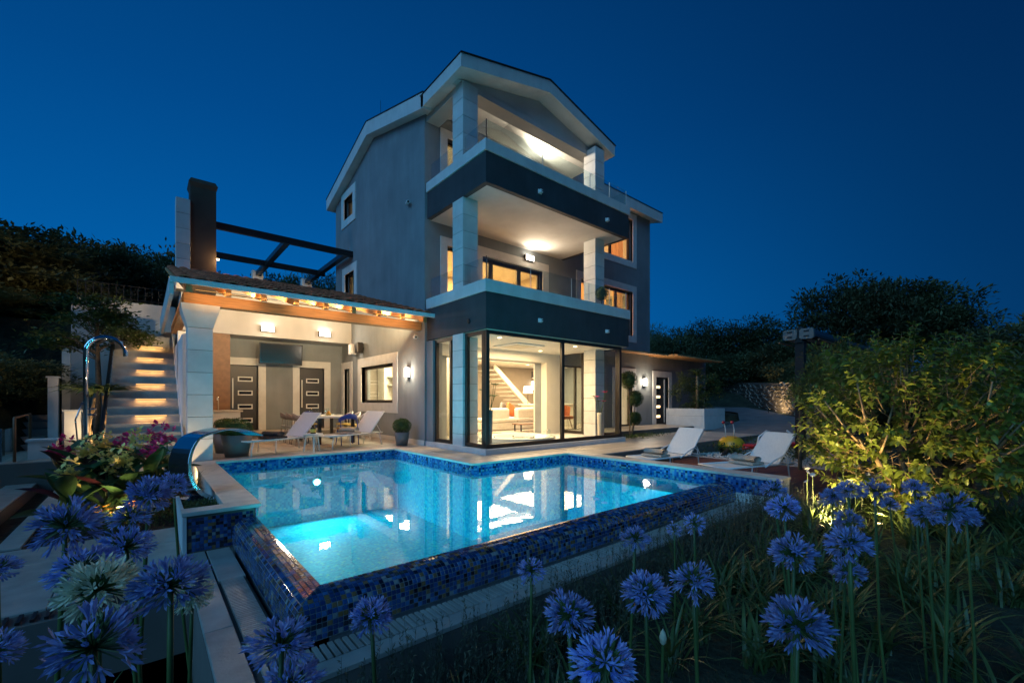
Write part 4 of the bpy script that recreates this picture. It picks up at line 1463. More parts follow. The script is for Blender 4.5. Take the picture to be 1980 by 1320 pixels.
# ================================================================== LOUNGERS
def lounger(label, loc, rz, back=48, curved=False):
    """sling lounger, head towards +x, foot at the origin side"""
    t = thing('sun_lounger', label, 'sun lounger', (0, 0, 0), 'white sling sun loungers round the pool')
    L, W, H = 1.28, 0.32, 0.33
    fr = MB()
    for s in (-1, 1):
        fr.tube([(0.0, s * W, H), (L + 0.42, s * W, H)], 0.016, 8)
    fr.tube([(0.0, -W, H), (0.0, W, H)], 0.016, 8)
    fr.tube([(L + 0.42, -W, H), (L + 0.42, W, H)], 0.016, 8)
    fr.build('frame', 'white_metal', t, smooth=True)
    st_ = MB()
    n = 10
    for i in range(n + 1):
        x = 0.01 + (L - 0.03) * i / n
        z = H + 0.012 - 0.022 * math.sin(math.pi * i / n)
        st_.v += [(x, -W + 0.004, z), (x, W - 0.004, z)]
    for i in range(n):
        st_.f.append((2 * i, 2 * i + 2, 2 * i + 3, 2 * i + 1))
    k0 = len(st_.v)
    st_.v += [(x, y, z - 0.006) for x, y, z in st_.v]
    for i in range(n):
        st_.f.append((k0 + 2 * i, k0 + 2 * i + 1, k0 + 2 * i + 3, k0 + 2 * i + 2))
    st_.build('seat', 'sling', t, smooth=True)
    a = R(back)
    cx, sz = math.cos(a), math.sin(a)
    bl = 0.74
    bq = MB()
    bq.hexa([(L, -W + 0.01, H + 0.02), (L + 0.008, -W + 0.01, H + 0.014), (L + 0.008, W - 0.01, H + 0.014), (L, W - 0.01, H + 0.02)][0:4],
            [(L + bl * cx, -W + 0.01, H + 0.02 + bl * sz), (L + bl * cx + 0.008, -W + 0.01, H + 0.014 + bl * sz), (L + bl * cx + 0.008, W - 0.01, H + 0.014 + bl * sz), (L + bl * cx, W - 0.01, H + 0.02 + bl * sz)])
    bq.build('backrest', 'sling', t)
    bf = MB()
    bf.tube([(L, -W, H + 0.01), (L + bl * cx, -W, H + 0.01 + bl * sz), (L + bl * cx, W, H + 0.01 + bl * sz), (L, W, H + 0.01)], 0.015, 8)
    bf.build('back_frame', 'white_metal', t, smooth=True)
    pr_ = MB()
    for s in (-1, 1):
        pr_.tube([(L + 0.45 * bl * cx, s * (W - 0.03), H + 0.45 * bl * sz), (L + 0.40, s * (W - 0.03), H)], 0.009, 6)
    pr_.build('prop', 'white_metal', t)
    for s in (-1, 1):
        if curved:
            pts = [(L - 0.35, s * (W + 0.02), H - 0.02), (L - 0.1, s * (W + 0.02), H + 0.10), (L + 0.12, s * (W + 0.02), H + 0.17), (L + 0.22, s * (W + 0.02), H + 0.12), (L + 0.30, s * (W + 0.02), 0.0)]
        else:
            pts = [(L + 0.30, s * W, H), (L + 0.36, s * W, 0.15), (L + 0.38, s * (W + 0.02), 0.0)]
        MB().tube(pts, 0.014, 8).build('leg', 'white_metal', t, smooth=True)
        MB().tube([(0.12, s * W, H), (0.07, s * W, 0.15), (0.05, s * (W + 0.02), 0.0)], 0.014, 8).build('leg', 'white_metal', t, smooth=True)
        MB().tube([(0.62, s * W, H), (0.60, s * W, 0.02)], 0.009, 6).build('leg', 'white_metal', t, smooth=True)
    t.location = loc
    t.rotation_euler = (0, 0, rz)
    return t


def towel(label, loc, rz, m):
    t = thing('folded_towel', label, 'towel', (0, 0, 0))
    B(-0.18, 0.18, -0.25, 0.25, 0.0, 0.05).build('lower_fold', m, t, bevel=0.022)
    q = MB()
    for y0, y1 in ((-0.23, 0.23),):
        n = 12
        k = len(q.v)
        for j, y in enumerate((y0, (y0 + y1) / 2, y1)):
            for i in range(n):
                a_ = 2 * math.pi * i / n
                q.v.append((0.11 * math.cos(a_) * (1 + 0.05 * math.sin(3 * a_ + j)), y, 0.105 + 0.055 * math.sin(a_)))
        for j in range(2):
            for i in range(n):
                q.f.append((k + j * n + i, k + j * n + (i + 1) % n, k + (j + 1) * n + (i + 1) % n, k + (j + 1) * n + i))
        q.f.append(tuple(k + i for i in range(n)))
        q.f.append(tuple(k + 2 * n + i for i in range(n))[::-1])
    q.build('roll', m, t, smooth=True)
    t.location = loc
    t.rotation_euler = (0, 0, rz)
    return t


def on(loc, rz, x, y, z):
    return (loc[0] + x * math.cos(rz) - y * math.sin(rz), loc[1] + x * math.sin(rz) + y * math.cos(rz), loc[2] + z)


L1, a1 = (1.52, 10.80, 0.0), R(22)
L2, a2 = (3.25, 11.05, 0.0), R(22)
R1, b1 = (7.82, 5.25, -0.33), R(-8)
R2, b2 = (7.86, 3.72, -0.33), R(-18)
lounger('white sling lounger with a dark folded towel, beside the large potted boxwood', L1, a1)
lounger('white sling lounger with a sand coloured towel, in front of the dining table', L2, a2)
lounger('white sling lounger with a beige towel, on the deck near the glass corner room', R1, b1, curved=True)
lounger('white sling lounger with a thick rolled towel, on the deck near the infinity edge', R2, b2, curved=True)
towel('dark grey towel folded on the lounger by the boxwood pot', on(L1, a1, 0.75, 0, 0.335), a1 + 0.2, 'towel_dark')
towel('sand coloured towel on the lounger before the dining table', on(L2, a2, 0.85, 0, 0.335), a2 + 0.2, 'towel_sand')
towel('beige towel on the deck lounger near the glass corner room', on(R1, b1, 0.55, 0, 0.335), b1 + 0.1, 'towel_sand')
towel('thick beige towel roll on the lounger near the infinity edge', on(R2, b2, 0.85, 0, 0.335), b2 + 0.1, 'towel_sand')

# side table with lantern bottle
st_ = thing('side_table', 'small round white side table between the two terrace loungers', 'table', (2.98, 10.78, 0))
MB().lathe([(0.0, 0.40), (0.22, 0.40), (0.23, 0.412), (0.22, 0.425), (0, 0.425)], 24, (2.98, 10.78, 0)).build('table_top', 'white_metal', st_)
for k in range(3):
    a = k * 2.1 + 0.4
    MB().tube([(2.98 + 0.14 * math.cos(a), 10.78 + 0.14 * math.sin(a), 0.40), (2.98 + 0.20 * math.cos(a), 10.78 + 0.20 * math.sin(a), 0.0)], 0.014, 8).build('leg', 'white_metal', st_)
bt = thing('bottle', 'squat dark bottle with a yellow label on the side table', 'bottle', (2.99, 10.76, 0.425))
MB().lathe([(0.058, 0), (0.062, 0.015), (0.062, 0.12), (0.05, 0.145), (0.026, 0.155), (0.026, 0.17), (0.036, 0.175), (0.036, 0.195), (0, 0.197)], 20, (2.99, 10.76, 0.4255)).build('body', 'amber_bottle', bt, smooth=True)
MB().lathe([(0.0635, 0.03), (0.0635, 0.105)], 20, (2.99, 10.76, 0.4255)).build('label', 'label_yellow', bt)

# ================================================================== DINING SET
TX, TY = 4.05, 13.3
dt = thing('dining_table', 'pale topped dining table laid under the covered terrace', 'table', (TX, TY, 0))
B(TX - 0.55, TX + 0.55, TY - 1.05, TY + 1.05, 0.71, 0.755).build('table_top', 'white_slab', dt, bevel=0.006)
for sx in (-1, 1):
    for sy in (-1, 1):
        B(TX + sx * 0.45 - 0.04, TX + sx * 0.45 + 0.04, TY + sy * 0.92 - 0.04, TY + sy * 0.92 + 0.04, 0, 0.708).build('leg', 'dark_metal', dt)


def chair(label, loc, rz, shell, seat, group='dining chairs round the table'):
    t = thing('dining_chair', label, 'chair', (0, 0, 0), group)
    B(-0.22, 0.22, -0.21, 0.21, 0.43, 0.465).build('seat', seat, t, bevel=0.02)
    q = MB()
    n = 10
    for i in range(n + 1):
        a = math.pi * (0.05 + 0.9 * i / n)
        x, y = 0.245 * math.cos(a), 0.235 * math.sin(a) + 0.01
        z0 = 0.60 + 0.10 * math.sin(a)
        z1 = 0.66 + 0.19 * math.sin(a)
        q.v += [(x, y, z0), (x * 1.06, y * 1.06, z1), (x * 0.94, y * 0.94, z1), (x * 0.93, y * 0.93, z0)]
    for i in range(n):
        for j in range(4):
            a, b = 4 * i + j, 4 * i + (j + 1) % 4
            q.f.append((a, b, b + 4, a + 4))
    q.f += [(0, 1, 2, 3), tuple(4 * n + j for j in (3, 2, 1, 0))]
    q.build('backrest', shell, t, smooth=True)
    for sx in (-1, 1):
        for sy in (-1, 1):
            top = (sx * 0.19, sy * 0.17, 0.43) if sy < 0 else (sx * 0.22, sy * 0.14, 0.66)
            MB().tube([(sx * 0.23, sy * 0.22, 0.0), top], 0.013, 7).build('leg', shell, t)
    t.location = loc
    t.rotation_euler = (0, 0, rz)
    return t


chair('taupe tub chair at the long side of the table, nearest the cupboard side door', (TX - 0.80, TY - 0.62, 0), R(90), 'grey_plastic', 'grey_plastic')
chair('taupe tub chair at the middle of the table, facing the kitchen window', (TX - 0.80, TY + 0.05, 0), R(90), 'grey_plastic', 'grey_plastic')
chair('taupe tub chair at the far end of the table side by the slot doors', (TX - 0.80, TY + 0.72, 0), R(90), 'grey_plastic', 'grey_plastic')
chair('cobalt blue tub chair with ochre seat at the table end facing the pool', (TX + 0.12, TY - 1.42, 0), R(180), 'blue_plastic', 'ochre_fabric')
chair('cobalt blue tub chair at the table end by the slot doors', (TX - 0.05, TY + 1.42, 0), R(0), 'blue_plastic', 'ochre_fabric')
chair('beige tub chair under the kitchen window, close to the blue chair', (TX + 0.80, TY - 0.55, 0), R(-90), 'white_slab', 'ochre_fabric')
chair('beige tub chair at the middle of the window side of the table', (TX + 0.80, TY + 0.1, 0), R(-90), 'white_slab', 'ochre_fabric')
chair('beige tub chair by the narrow corner door', (TX + 0.80, TY + 0.75, 0), R(-90), 'white_slab', 'ochre_fabric')


def wineglass(loc):
    t = thing('wine_glass', 'clear stemmed wine glass on the laid dining table', 'glass', loc, 'wine glasses on the dining table')
    x, y, z = loc
    MB().lathe([(0.034, 0.0), (0.034, 0.003), (0.005, 0.008), (0.004, 0.09)], 14, loc).build('stem', 'glass', t, smooth=True)
    MB().lathe([(0.006, 0.09), (0.035, 0.11), (0.044, 0.15), (0.038, 0.20)], 14, loc).build('bowl', 'rail_glass', t, smooth=True)


for dx, dy in ((-0.25, -0.75), (0.25, -0.8), (-0.28, -0.1), (0.22, -0.05), (-0.25, 0.6), (0.25, 0.65)):
    wineglass((TX + dx, TY + dy, 0.7555))
for k, (dx, dy) in enumerate(((-0.38, -0.6), (0.38, -0.6), (-0.38, 0.1), (0.38, 0.1), (0.38, 0.75), (-0.38, 0.75))):
    t = tag(MB().lathe([(0.06, 0), (0.11, 0.012), (0.112, 0.016), (0.06, 0.006), (0, 0.005)], 20, (TX + dx, TY + dy, 0.756)).build('plate', 'white_metal', smooth=True), 'round white dinner plate on the laid dining table', 'plate', 'plates on the dining table')
fb = thing('fruit_bowl', 'glass bowl of yellow fruit in the middle of the dining table', 'bowl', (TX - 0.05, TY - 0.42, 0.756))
MB().lathe([(0.05, 0.0), (0.10, 0.03), (0.12, 0.07)], 18, (TX - 0.05, TY - 0.42, 0.757)).build('bowl', 'rail_glass', fb, smooth=True)
for dx, dy, dz in ((-0.04, 0, 0.05), (0.04, 0.02, 0.05), (0.0, -0.04, 0.055), (0.0, 0.01, 0.10)):
    MB().lathe([(0.0, -0.04), (0.028, -0.028), (0.04, 0), (0.028, 0.028), (0, 0.04)], 12, (TX - 0.05 + dx, TY - 0.42 + dy, 0.757 + dz)).build('lemon', 'yellow_plastic', fb, smooth=True)

# ================================================================== INTERIOR
sf = thing('sofa', 'long white modular sofa in the living room, its back to the glass', 'sofa', (10.4, 12.3, 0.12))
B(9.0, 12.0, 12.0, 13.0, 0.14, 0.42).build('base', 'sofa_white', sf, bevel=0.04)
for x0, x1 in ((9.0, 10.3), (10.32, 12.0)):
    B(x0, x1, 11.95, 12.9, 0.42, 0.56).build('seat_cushion', 'sofa_white', sf, bevel=0.05)
for x0, x1 in ((9.0, 9.98), (10.35, 12.0)):
    B(x0, x1, 11.98, 12.25, 0.5, 0.92).build('back_cushion', 'sofa_white', sf, bevel=0.08)
for lab, x, m_ in (('orange patterned cushion on the white sofa', 10.28, 'orange'), ('pale grey cushion beside the orange cushion on the sofa', 10.05, 'pot_grey')):
    o = tag(B(-0.22, 0.22, -0.07, 0.07, -0.22, 0.22).build('cushion', m_, bevel=0.06), lab, 'cushion')
    o.location = (x, 12.32 if m_ == 'orange' else 12.42, 0.86)
    o.rotation_euler = (R(-15), R(28), R(10))
tub = thing('whirlpool_tub', 'round pale whirlpool tub sunk behind the corner glass', 'hot tub', (7.6, 8.85, 0.12))
MB().lathe([(1.02, 0.0), (1.04, 0.10), (1.02, 0.13), (0.90, 0.135), (0.84, 0.12), (0.76, 0.02), (0.0, 0.01)], 48, (7.6, 8.85, 0.12)).build('shell', 'acrylic', tub, smooth=True)
for k in range(8):
    a = k * math.pi / 4 + 0.2
    c = (7.6 + 0.80 * math.cos(a), 8.85 + 0.80 * math.sin(a), 0.17)
    MB().lathe([(0.0, -0.035), (0.035, 0), (0.0, 0.035)], 8, c).build('jet', 'dark_metal', tub)
MB().lathe([(0.0, 0.0), (0.30, 0.0), (0.32, 0.03), (0.26, 0.05), (0.0, 0.05)], 24, (7.9, 8.9, 0.14)).build('headrest', 'screen_black', tub, smooth=True)
for k, (x, y) in enumerate(((7.75, 8.2), (7.86, 8.16))):
    t = thing('wine_glass', 'stemmed glass standing on the whirlpool rim', 'glass', (x, y - 0.27, 0.256), 'glasses on the whirlpool rim')
    MB().lathe([(0.034, 0.0), (0.034, 0.003), (0.005, 0.008), (0.004, 0.09)], 12, (x, y - 0.27, 0.256)).build('stem', 'rail_glass', t, smooth=True)
    MB().lathe([(0.006, 0.09), (0.035, 0.11), (0.044, 0.15), (0.038, 0.20)], 12, (x, y - 0.27, 0.256)).build('bowl', 'rail_glass', t, smooth=True)


def vase(label, x, y, z, h, m, flowers, fm):
    t = thing('floor_vase', label, 'vase', (x, y, z))
    MB().lathe([(0.06, 0), (0.062, 0.02), (0.085, h * 0.9), (0.09, h), (0.08, h), (0.07, h * 0.9), (0.05, 0.03), (0, 0.03)], 20, (x, y, z)).build('vase', m, t, smooth=True)
    for k in range(flowers):
        a = k * 2.4
        sx, sy, hh = 0.16 * math.cos(a), 0.16 * math.sin(a), h + 0.32 + 0.13 * (k % 3)
        MB().tube([(x, y, z + h - 0.1), (x + sx * 0.4, y + sy * 0.4, z + h + 0.1), (x + sx, y + sy, z + hh)], 0.006, 5).build('stalk', 'stem_green', t)
        q = MB()
        for j in range(7):
            b = j * 0.9
            d_ = Vector((math.cos(b), math.sin(b), 0.35))
            c = Vector((x + sx, y + sy, z + hh))
            u = d_.cross(Vector((0, 0, 1))).normalized() * 0.035
            q.add([c, c + d_ * 0.06 + u, c + d_ * 0.13, c + d_ * 0.06 - u], [(0, 1, 2, 3)])
        q.build('bloom', fm if k % 2 == 0 else 'leaf_mid', t)
    return t


vase('tall slim grey vase of green stems at the glass corner', 6.15, 8.15, 0.12, 0.85, 'pot_grey', 6, 'leaf_mid')
vase('tall pale vase of pink blooms inside the right glass corner', 10.1, 8.05, 0.12, 0.72, 'cream', 6, 'petal_magenta')
ar = thing('lounge_chair', 'orange shell lounge chair inside the right glass wall', 'chair', (11.9, 11.2, 0.12))
q = MB()
for i in range(9):
    a = math.pi * (0.0 + i / 8)
    x, y = 11.9 + 0.36 * math.cos(a), 11.2 + 0.33 * math.sin(a)
    q.v += [(x, y, 0.62), (11.9 + (x - 11.9) * 1.1, 11.2 + (y - 11.2) * 1.1, 0.95 + 0.12 * math.sin(a))]
for i in range(8):
    q.f.append((2 * i, 2 * i + 2, 2 * i + 3, 2 * i + 1))
q.build('shell', 'orange', ar, smooth=True)
B(11.58, 12.22, 10.95, 11.5, 0.50, 0.62).build('seat', 'orange', ar, bevel=0.04)
for sx in (-1, 1):
    for sy in (-1, 1):
        MB().tube([(11.9 + sx * 0.3, 11.22 + sy * 0.22, 0.12), (11.9 + sx * 0.2, 11.22 + sy * 0.15, 0.5)], 0.018, 7).build('leg', 'brown_wood', ar)
tb_ = thing('console', 'long white kitchen island behind the glass doors', 'counter', (13.0, 13.4, 0.12))
B(12.2, 14.6, 13.1, 13.9, 0.12, 1.0).build('body', 'white_in', tb_)
B(12.1, 14.7, 13.0, 14.0, 1.0, 1.05).build('top', 'white_slab', tb_)

ct_ = thing('coffee_table', 'low dark coffee table in front of the white sofa', 'table', (10.2, 11.3, 0.12))
B(9.7, 10.9, 11.1, 11.55, 0.36, 0.40).build('top', 'brown_wood', ct_, bevel=0.006)
for x in (9.78, 10.78):
    for y in (11.16, 11.49):
        B(x, x + 0.04, y, y + 0.04, 0.12, 0.36).build('leg', 'dark_metal', ct_)
for k, (x, z, w_, h_, m_) in enumerate(((9.1, 1.75, 0.9, 0.7, 'pot_grey'), (10.4, 1.7, 0.6, 0.8, 'brown_wood'))):
    t = thing('framed_picture', ('wide grey picture on the living room back wall', 'tall brown picture on the living room back wall')[k], 'picture', (x, 16.28, z))
    B(x - w_ / 2, x + w_ / 2, 16.26, 16.297, z - h_ / 2, z + h_ / 2).build('frame', 'dark_metal', t)
    B(x - w_ / 2 + 0.05, x + w_ / 2 - 0.05, 16.253, 16.259, z - h_ / 2 + 0.05, z + h_ / 2 - 0.05).build('canvas', m_, t)
fl2 = thing('floor_lamp', 'slim floor lamp with a drum shade behind the sofa', 'lamp', (12.3, 13.6, 0.12))
MB().tube([(12.3, 13.6, 0.12), (12.3, 13.6, 1.5)], 0.012, 8).build('pole', 'dark_metal', fl2)
MB().lathe([(0.14, 0.0), (0.14, 0.02)], 16, (12.3, 13.6, 0.12)).build('base', 'dark_metal', fl2)
MB().lathe([(0.20, 1.38), (0.16, 1.66)], 20, (12.3, 13.6, 0.12)).build('shade', 'lamp_warm', fl2)
pn = thing('pendant_lamp', 'dark box pendant over the white kitchen island', 'lamp', (13.2, 13.2, 2.3))
B(12.5, 13.9, 13.35, 13.6, 2.15, 2.42).build('hood', 'dark_metal', pn)
B(12.55, 13.85, 13.38, 13.57, 2.143, 2.149).build('diffuser', 'lamp_warm', pn)
for x in (12.7, 13.7):
    MB().tube([(x, 13.47, 2.42), (x, 13.47, 2.8)], 0.008, 6).build('cord', 'dark_metal', pn)
for k, (x, lab) in enumerate(((12.5, 'grey dining chair by the kitchen island, next to the sofa'), (13.4, 'grey dining chair at the middle of the kitchen island'))):
    chair(lab, (x, 12.75, 0.12), R(180), 'pot_grey', 'pot_grey', 'grey chairs at the kitchen island')
rug = tag(B(8.9, 11.8, 10.9, 12.4, 0.121, 0.133).build('rug', 'towel_sand'), 'sand coloured rug under the sofa and coffee table', 'rug')
for k, (dx, h_, m_) in enumerate(((0.0, 0.30, 'amber_bottle'), (0.25, 0.22, 'white_metal'), (0.55, 0.26, 'pot_grey'), (0.9, 0.18, 'orange'))):
    x = 12.6 + dx
    t = tag(MB().lathe([(0.04, 0), (0.045, 0.02), (0.045, h_ * 0.6), (0.02, h_ * 0.75), (0.018, h_), (0, h_)], 14, (x, 13.45, 1.0505)).build('jar', m_, smooth=True), ('tall amber jar on the kitchen island', 'white jar on the kitchen island', 'grey jar on the kitchen island', 'small orange jar on the kitchen island')[k], 'jar')

# ================================================================== POTS, FOUNTAIN, SHOWER
def ico_foliage(q, c, r, n, s, squash=1.0, fill=0.25):
    for k in range(n):
        d_ = Vector((random.gauss(0, 1), random.gauss(0, 1), random.gauss(0, 1))).normalized()
        rr = r * (1 - fill * random.random() ** 2) * (1 + 0.05 * mnoise.noise(d_ * 3))
        p = Vector(c) + Vector((d_.x * rr, d_.y * rr, d_.z * rr * squash))
        leaf(q, p, (d_ + Vector((rn(-.6, .6), rn(-.6, .6), rn(-.3, .7)))).normalized(), s * rn(0.7, 1.3), s * 0.45)


def leaf(q, p, d, ln, wd, droop=0.0):
    """pointed leaf folded along its midrib"""
    up = Vector((rn(-.5, .5), rn(-.5, .5), 1))
    u = d.cross(up)
    if u.length < 1e-3:
        u = Vector((1, 0, 0))
    u.normalize()
    nrm = u.cross(d)
    m_ = p + d * ln * 0.45 - nrm * 0.0
    t_ = p + d * ln - nrm * droop * ln
    q.add([p, m_ + u * wd * 0.5 + nrm * wd * 0.18, t_, m_ - u * wd * 0.5 + nrm * wd * 0.18, m_], [(0, 1, 4), (1, 2, 4), (4, 2, 3), (0, 4, 3)])


def boxwood(label, x, y, pw, ph, r, dz):
    t = thing('boxwood_pot', label, 'potted plant', (x, y, 0))
    MB().lathe([(pw * 0.72, 0.0), (pw, ph), (pw * 0.93, ph), (pw * 0.90, ph - 0.05), (0, ph - 0.05)], 28, (x, y, 0)).build('pot', 'pot_grey', t, smooth=True)
    q = MB()
    ico_foliage(q, (x, y, ph + dz), r, 2600, 0.035, 0.8)
    q.lathe([(0.0, -r * 0.62), (r * 0.62, -r * 0.4), (r * 0.82, 0), (r * 0.6, r * 0.5), (0, r * 0.66)], 16, (x, y, ph + dz))
    q.build('foliage', 'leaf_box', t)


boxwood('wide grey pot of clipped boxwood beside the white column', 1.50, 10.98, 0.30, 0.46, 0.30, 0.10)
boxwood('grey pot with a round boxwood ball beside the wall lamp', 5.20, 10.72, 0.20, 0.36, 0.23, 0.16)
boxwood('boxwood pot half hidden behind the wide grey pot', 1.42, 11.95, 0.28, 0.44, 0.28, 0.10)

ft = thing('pool_waterfall', 'curved stainless steel waterfall blade arching over the pool edge', 'fountain', (0.5, 7.1, -0.1))
def rotb(x, y, z, a=R(28)):
    dx, dy = x - 0.5, y - 7.1
    return (0.54 + dx * math.cos(a) - dy * math.sin(a), 7.0 + dx * math.sin(a) + dy * math.cos(a), z)


prof = []
for i in range(25):
    t_ = i / 24
    a = R(235) - t_ * R(185)
    x = 0.60 + 0.36 * math.cos(a) + max(0, t_ - 0.60) * 1.15
    z = 0.36 + 0.46 * math.sin(a) - max(0, t_ - 0.80) * 0.10
    prof.append((x, z))
prof.insert(0, (0.52, -0.10))
q = MB()
for i, (x, z) in enumerate(prof):
    w_ = 0.21 - 0.05 * i / len(prof)
    th_ = 0.055 * (1 - 0.75 * i / len(prof))
    k2 = max(0, min(len(prof) - 2, i))
    dx, dz = prof[min(k2 + 1, len(prof) - 1)][0] - prof[max(k2 - 1, 0)][0], prof[min(k2 + 1, len(prof) - 1)][1] - prof[max(k2 - 1, 0)][1]
    ln = math.hypot(dx, dz)
    nx_, nz_ = dz / ln, -dx / ln
    q.v += [rotb(x, 7.1 - w_, z), rotb(x, 7.1 + w_, z), rotb(x + nx_ * th_, 7.1 + w_, z + nz_ * th_), rotb(x + nx_ * th_, 7.1 - w_, z + nz_ * th_)]
for i in range(len(prof) - 1):
    for j in range(4):
        a, b = 4 * i + j, 4 * i + (j + 1) % 4
        q.f.append((a, b, b + 4, a + 4))
q.f.append((0, 1, 2, 3))
q.f.append(tuple(4 * (len(prof) - 1) + j for j in (3, 2, 1, 0)))
q.build('blade', 'steel', ft, smooth=False, bevel=0.004)
MB().hexa([rotb(0.40, 6.8, -0.13), rotb(0.66, 6.8, -0.13), rotb(0.66, 7.4, -0.13), rotb(0.40, 7.4, -0.13)], [rotb(0.40, 6.8, -0.088), rotb(0.66, 6.8, -0.088), rotb(0.66, 7.4, -0.088), rotb(0.40, 7.4, -0.088)]).build('base_plate', 'steel', ft)

sh = thing('outdoor_shower', 'chrome outdoor shower with arched head beside the garden stairs', 'shower', (-0.95, 12.6, 0.0))
sx, sy = -0.95, 12.6
pts = [(sx, sy, 0.0), (sx, sy, 2.22)] + [(sx + 0.31 - 0.31 * math.cos(a), sy - 0.02, 2.22 + 0.31 * math.sin(a)) for a in [i * math.pi / 10 for i in range(1, 11)]] + [(sx + 0.62, sy - 0.02, 2.14)]
MB().tube(pts, 0.042, 14).build('pole', 'chrome', sh, smooth=True)
MB().tube([(sx - 0.02, sy, 1.02), (sx + 0.16, sy - 0.04, 1.02)], 0.02, 8).build('tap', 'chrome', sh)
MB().tube([(sx - 0.02, sy, 0.90), (sx + 0.16, sy - 0.04, 0.90)], 0.02, 8).build('tap', 'chrome', sh)
MB().tube([(sx - 0.05, sy - 0.02, 1.15), (sx - 0.15, sy - 0.02, 0.8), (sx - 0.12, sy - 0.02, 0.35), (sx - 0.02, sy - 0.02, 0.2)], 0.014, 7).build('hose', 'steel', sh, smooth=True)
MB().lathe([(0.16, 0), (0.16, 0.02), (0.0, 0.022)], 20, (sx, sy, 0.0)).build('base_plate', 'steel', sh)

# white gate pillars and glass pool fence at the far left
for k, (x, y, z0, h, w, lab) in enumerate(((-1.22, 13.6, 0.0, 0.95, 0.13, 'short white pillar beside the chrome shower'), (-1.62, 13.2, 0.0, 0.36, 0.2, 'low white block beside the canna bed'), (-1.75, 15.6, 0.0, 1.75, 0.09, 'slim white pillar left of the chrome shower'), (-1.62, 16.6, 0.0, 2.6, 0.08, 'tall white pillar under the ornamental tree'))):
    t = thing('pillar', lab, 'pillar', (x, y, z0))
    B(x - w, x + w, y - w, y + w, z0, z0 + h).build('shaft', 'white_stone', t)
    B(x - w - 0.03, x + w + 0.03, y - w - 0.03, y + w + 0.03, z0 + h, z0 + h + 0.04).build('cap', 'white_slab', t)
fn = thing('glass_fence', 'clear glass fence panels with steel posts beside the low white block', 'fence', (-2.15, 12.0, -0.44))
for k in range(3):
    y0 = 10.2 + k * 1.3
    B(-2.16, -2.145, y0 + 0.03, y0 + 1.25, -0.40, 0.62).build('panel', 'rail_glass', fn)
    B(-2.18, -2.125, y0 - 0.02, y0 + 0.02, -0.44, 0.65).build('post', 'steel', fn)
hw = thing('hillside_steps', 'broad beige steps at the foot of the dark hillside', 'steps', (-3.6, 16.5, 0))
for k in range(6):
    B(-7.5, -1.95, 15.6 + k * 0.42, 18.4, k * 0.17 - 0.05, 0.12 + k * 0.17).build('step', 'paver', hw)
rail = thing('stair_handrail', 'bronze tube handrail beside the glass fence', 'handrail', (-1.75, 13.0, 0))
MB().tube([(-1.95, 12.7, 0.0), (-1.95, 12.7, 0.82), (-1.95, 12.72, 0.86), (-1.95, 14.2, 0.90), (-1.95, 14.2, 0.0)], 0.024, 8).build('tube', 'brown_wood', rail, smooth=True)

# ================================================================== RIGHT SIDE: PLANTER, TOYS, AWNING POST, STONE WALL
pl = thing('planter_box', 'large white stone planter box by the entrance door', 'planter', (17.7, 9.2, 0))
for z0, z1 in ((0.0, 0.56), (0.566, 0.86)):
    q = MB().box(16.9, 18.7, 8.30, 8.42, z0, z1).box(16.9, 17.02, 8.42, 9.95, z0, z1).box(18.58, 18.7, 8.42, 9.95, z0, z1).box(17.02, 18.58, 9.83, 9.95, z0, z1)
    q.build('side_course', 'white_stone', pl, bevel=0.005)
B(17.02, 18.58, 8.42, 9.83, 0.0, 0.80).build('soil', 'soil', pl)

lb_ = thing('ladybird_toy', 'yellow ladybird garden toy with black spots and red tipped feelers', 'toy', (13.6, 5.85, -0.18))
q = MB().lathe([(0.38, 0.0), (0.385, 0.05), (0.35, 0.17), (0.26, 0.26), (0.13, 0.315), (0, 0.325)], 28, (13.6, 5.85, -0.20))
q.build('shell', 'yellow_plastic', lb_, smooth=True)
cc = Vector((13.6, 5.85, -0.20))
for az, el in ((215, 25), (255, 30), (290, 28), (235, 55), (180, 30), (320, 40)):
    d_ = Vector((math.cos(R(az)) * math.cos(R(el)), math.sin(R(az)) * math.cos(R(el)), math.sin(R(el))))
    o = MB().lathe([(0.05, 0), (0.03, 0.012), (0, 0.010)], 14).build('spot', 'black_plastic', lb_, at=tuple(cc + Vector((d_.x * 0.382, d_.y * 0.382, d_.z * 0.325)) - Vector((13.6, 5.85, -0.18))))
    o.rotation_euler = d_.to_track_quat('Z', 'Y').to_euler()
for dx in (-0.13, 0.13):
    bx0 = cc + Vector((dx * 0.77 - 0.08, -dx * 0.64, 0.28))
    tip = bx0 + Vector((-0.20, -0.02, 0.46))
    MB().tube([bx0, bx0 + Vector((-0.02, 0, 0.24)), bx0 + Vector((-0.09, -0.01, 0.38)), tip], 0.018, 8).build('feeler', 'white_metal', lb_, smooth=True)
    MB().lathe([(0, -0.05), (0.038, -0.03), (0.05, 0), (0.038, 0.03), (0, 0.05)], 14, tuple(tip)).build('feeler_tip', 'red_plastic', lb_, smooth=True)
MB().lathe([(0.30, 0.0), (0.30, 0.05)], 18, (13.6, 5.85, -0.38)).build('foot', 'black_plastic', lb_)
MB().tube([(12.15, 5.45, -0.34), (13.6, 5.85, -0.18)], 0.06, 10).build('spring', 'black_plastic', lb_)
sw = thing('seesaw', 'red garden seesaw with white hoop handles on the pebbles', 'seesaw', (14.1, 4.8, -0.35))
MB().tube([(13.0, 5.25, -0.16), (14.1, 4.8, -0.12), (15.2, 4.35, -0.16)], [0.05, 0.06, 0.05], 10).build('beam', 'red_plastic', sw, smooth=True)
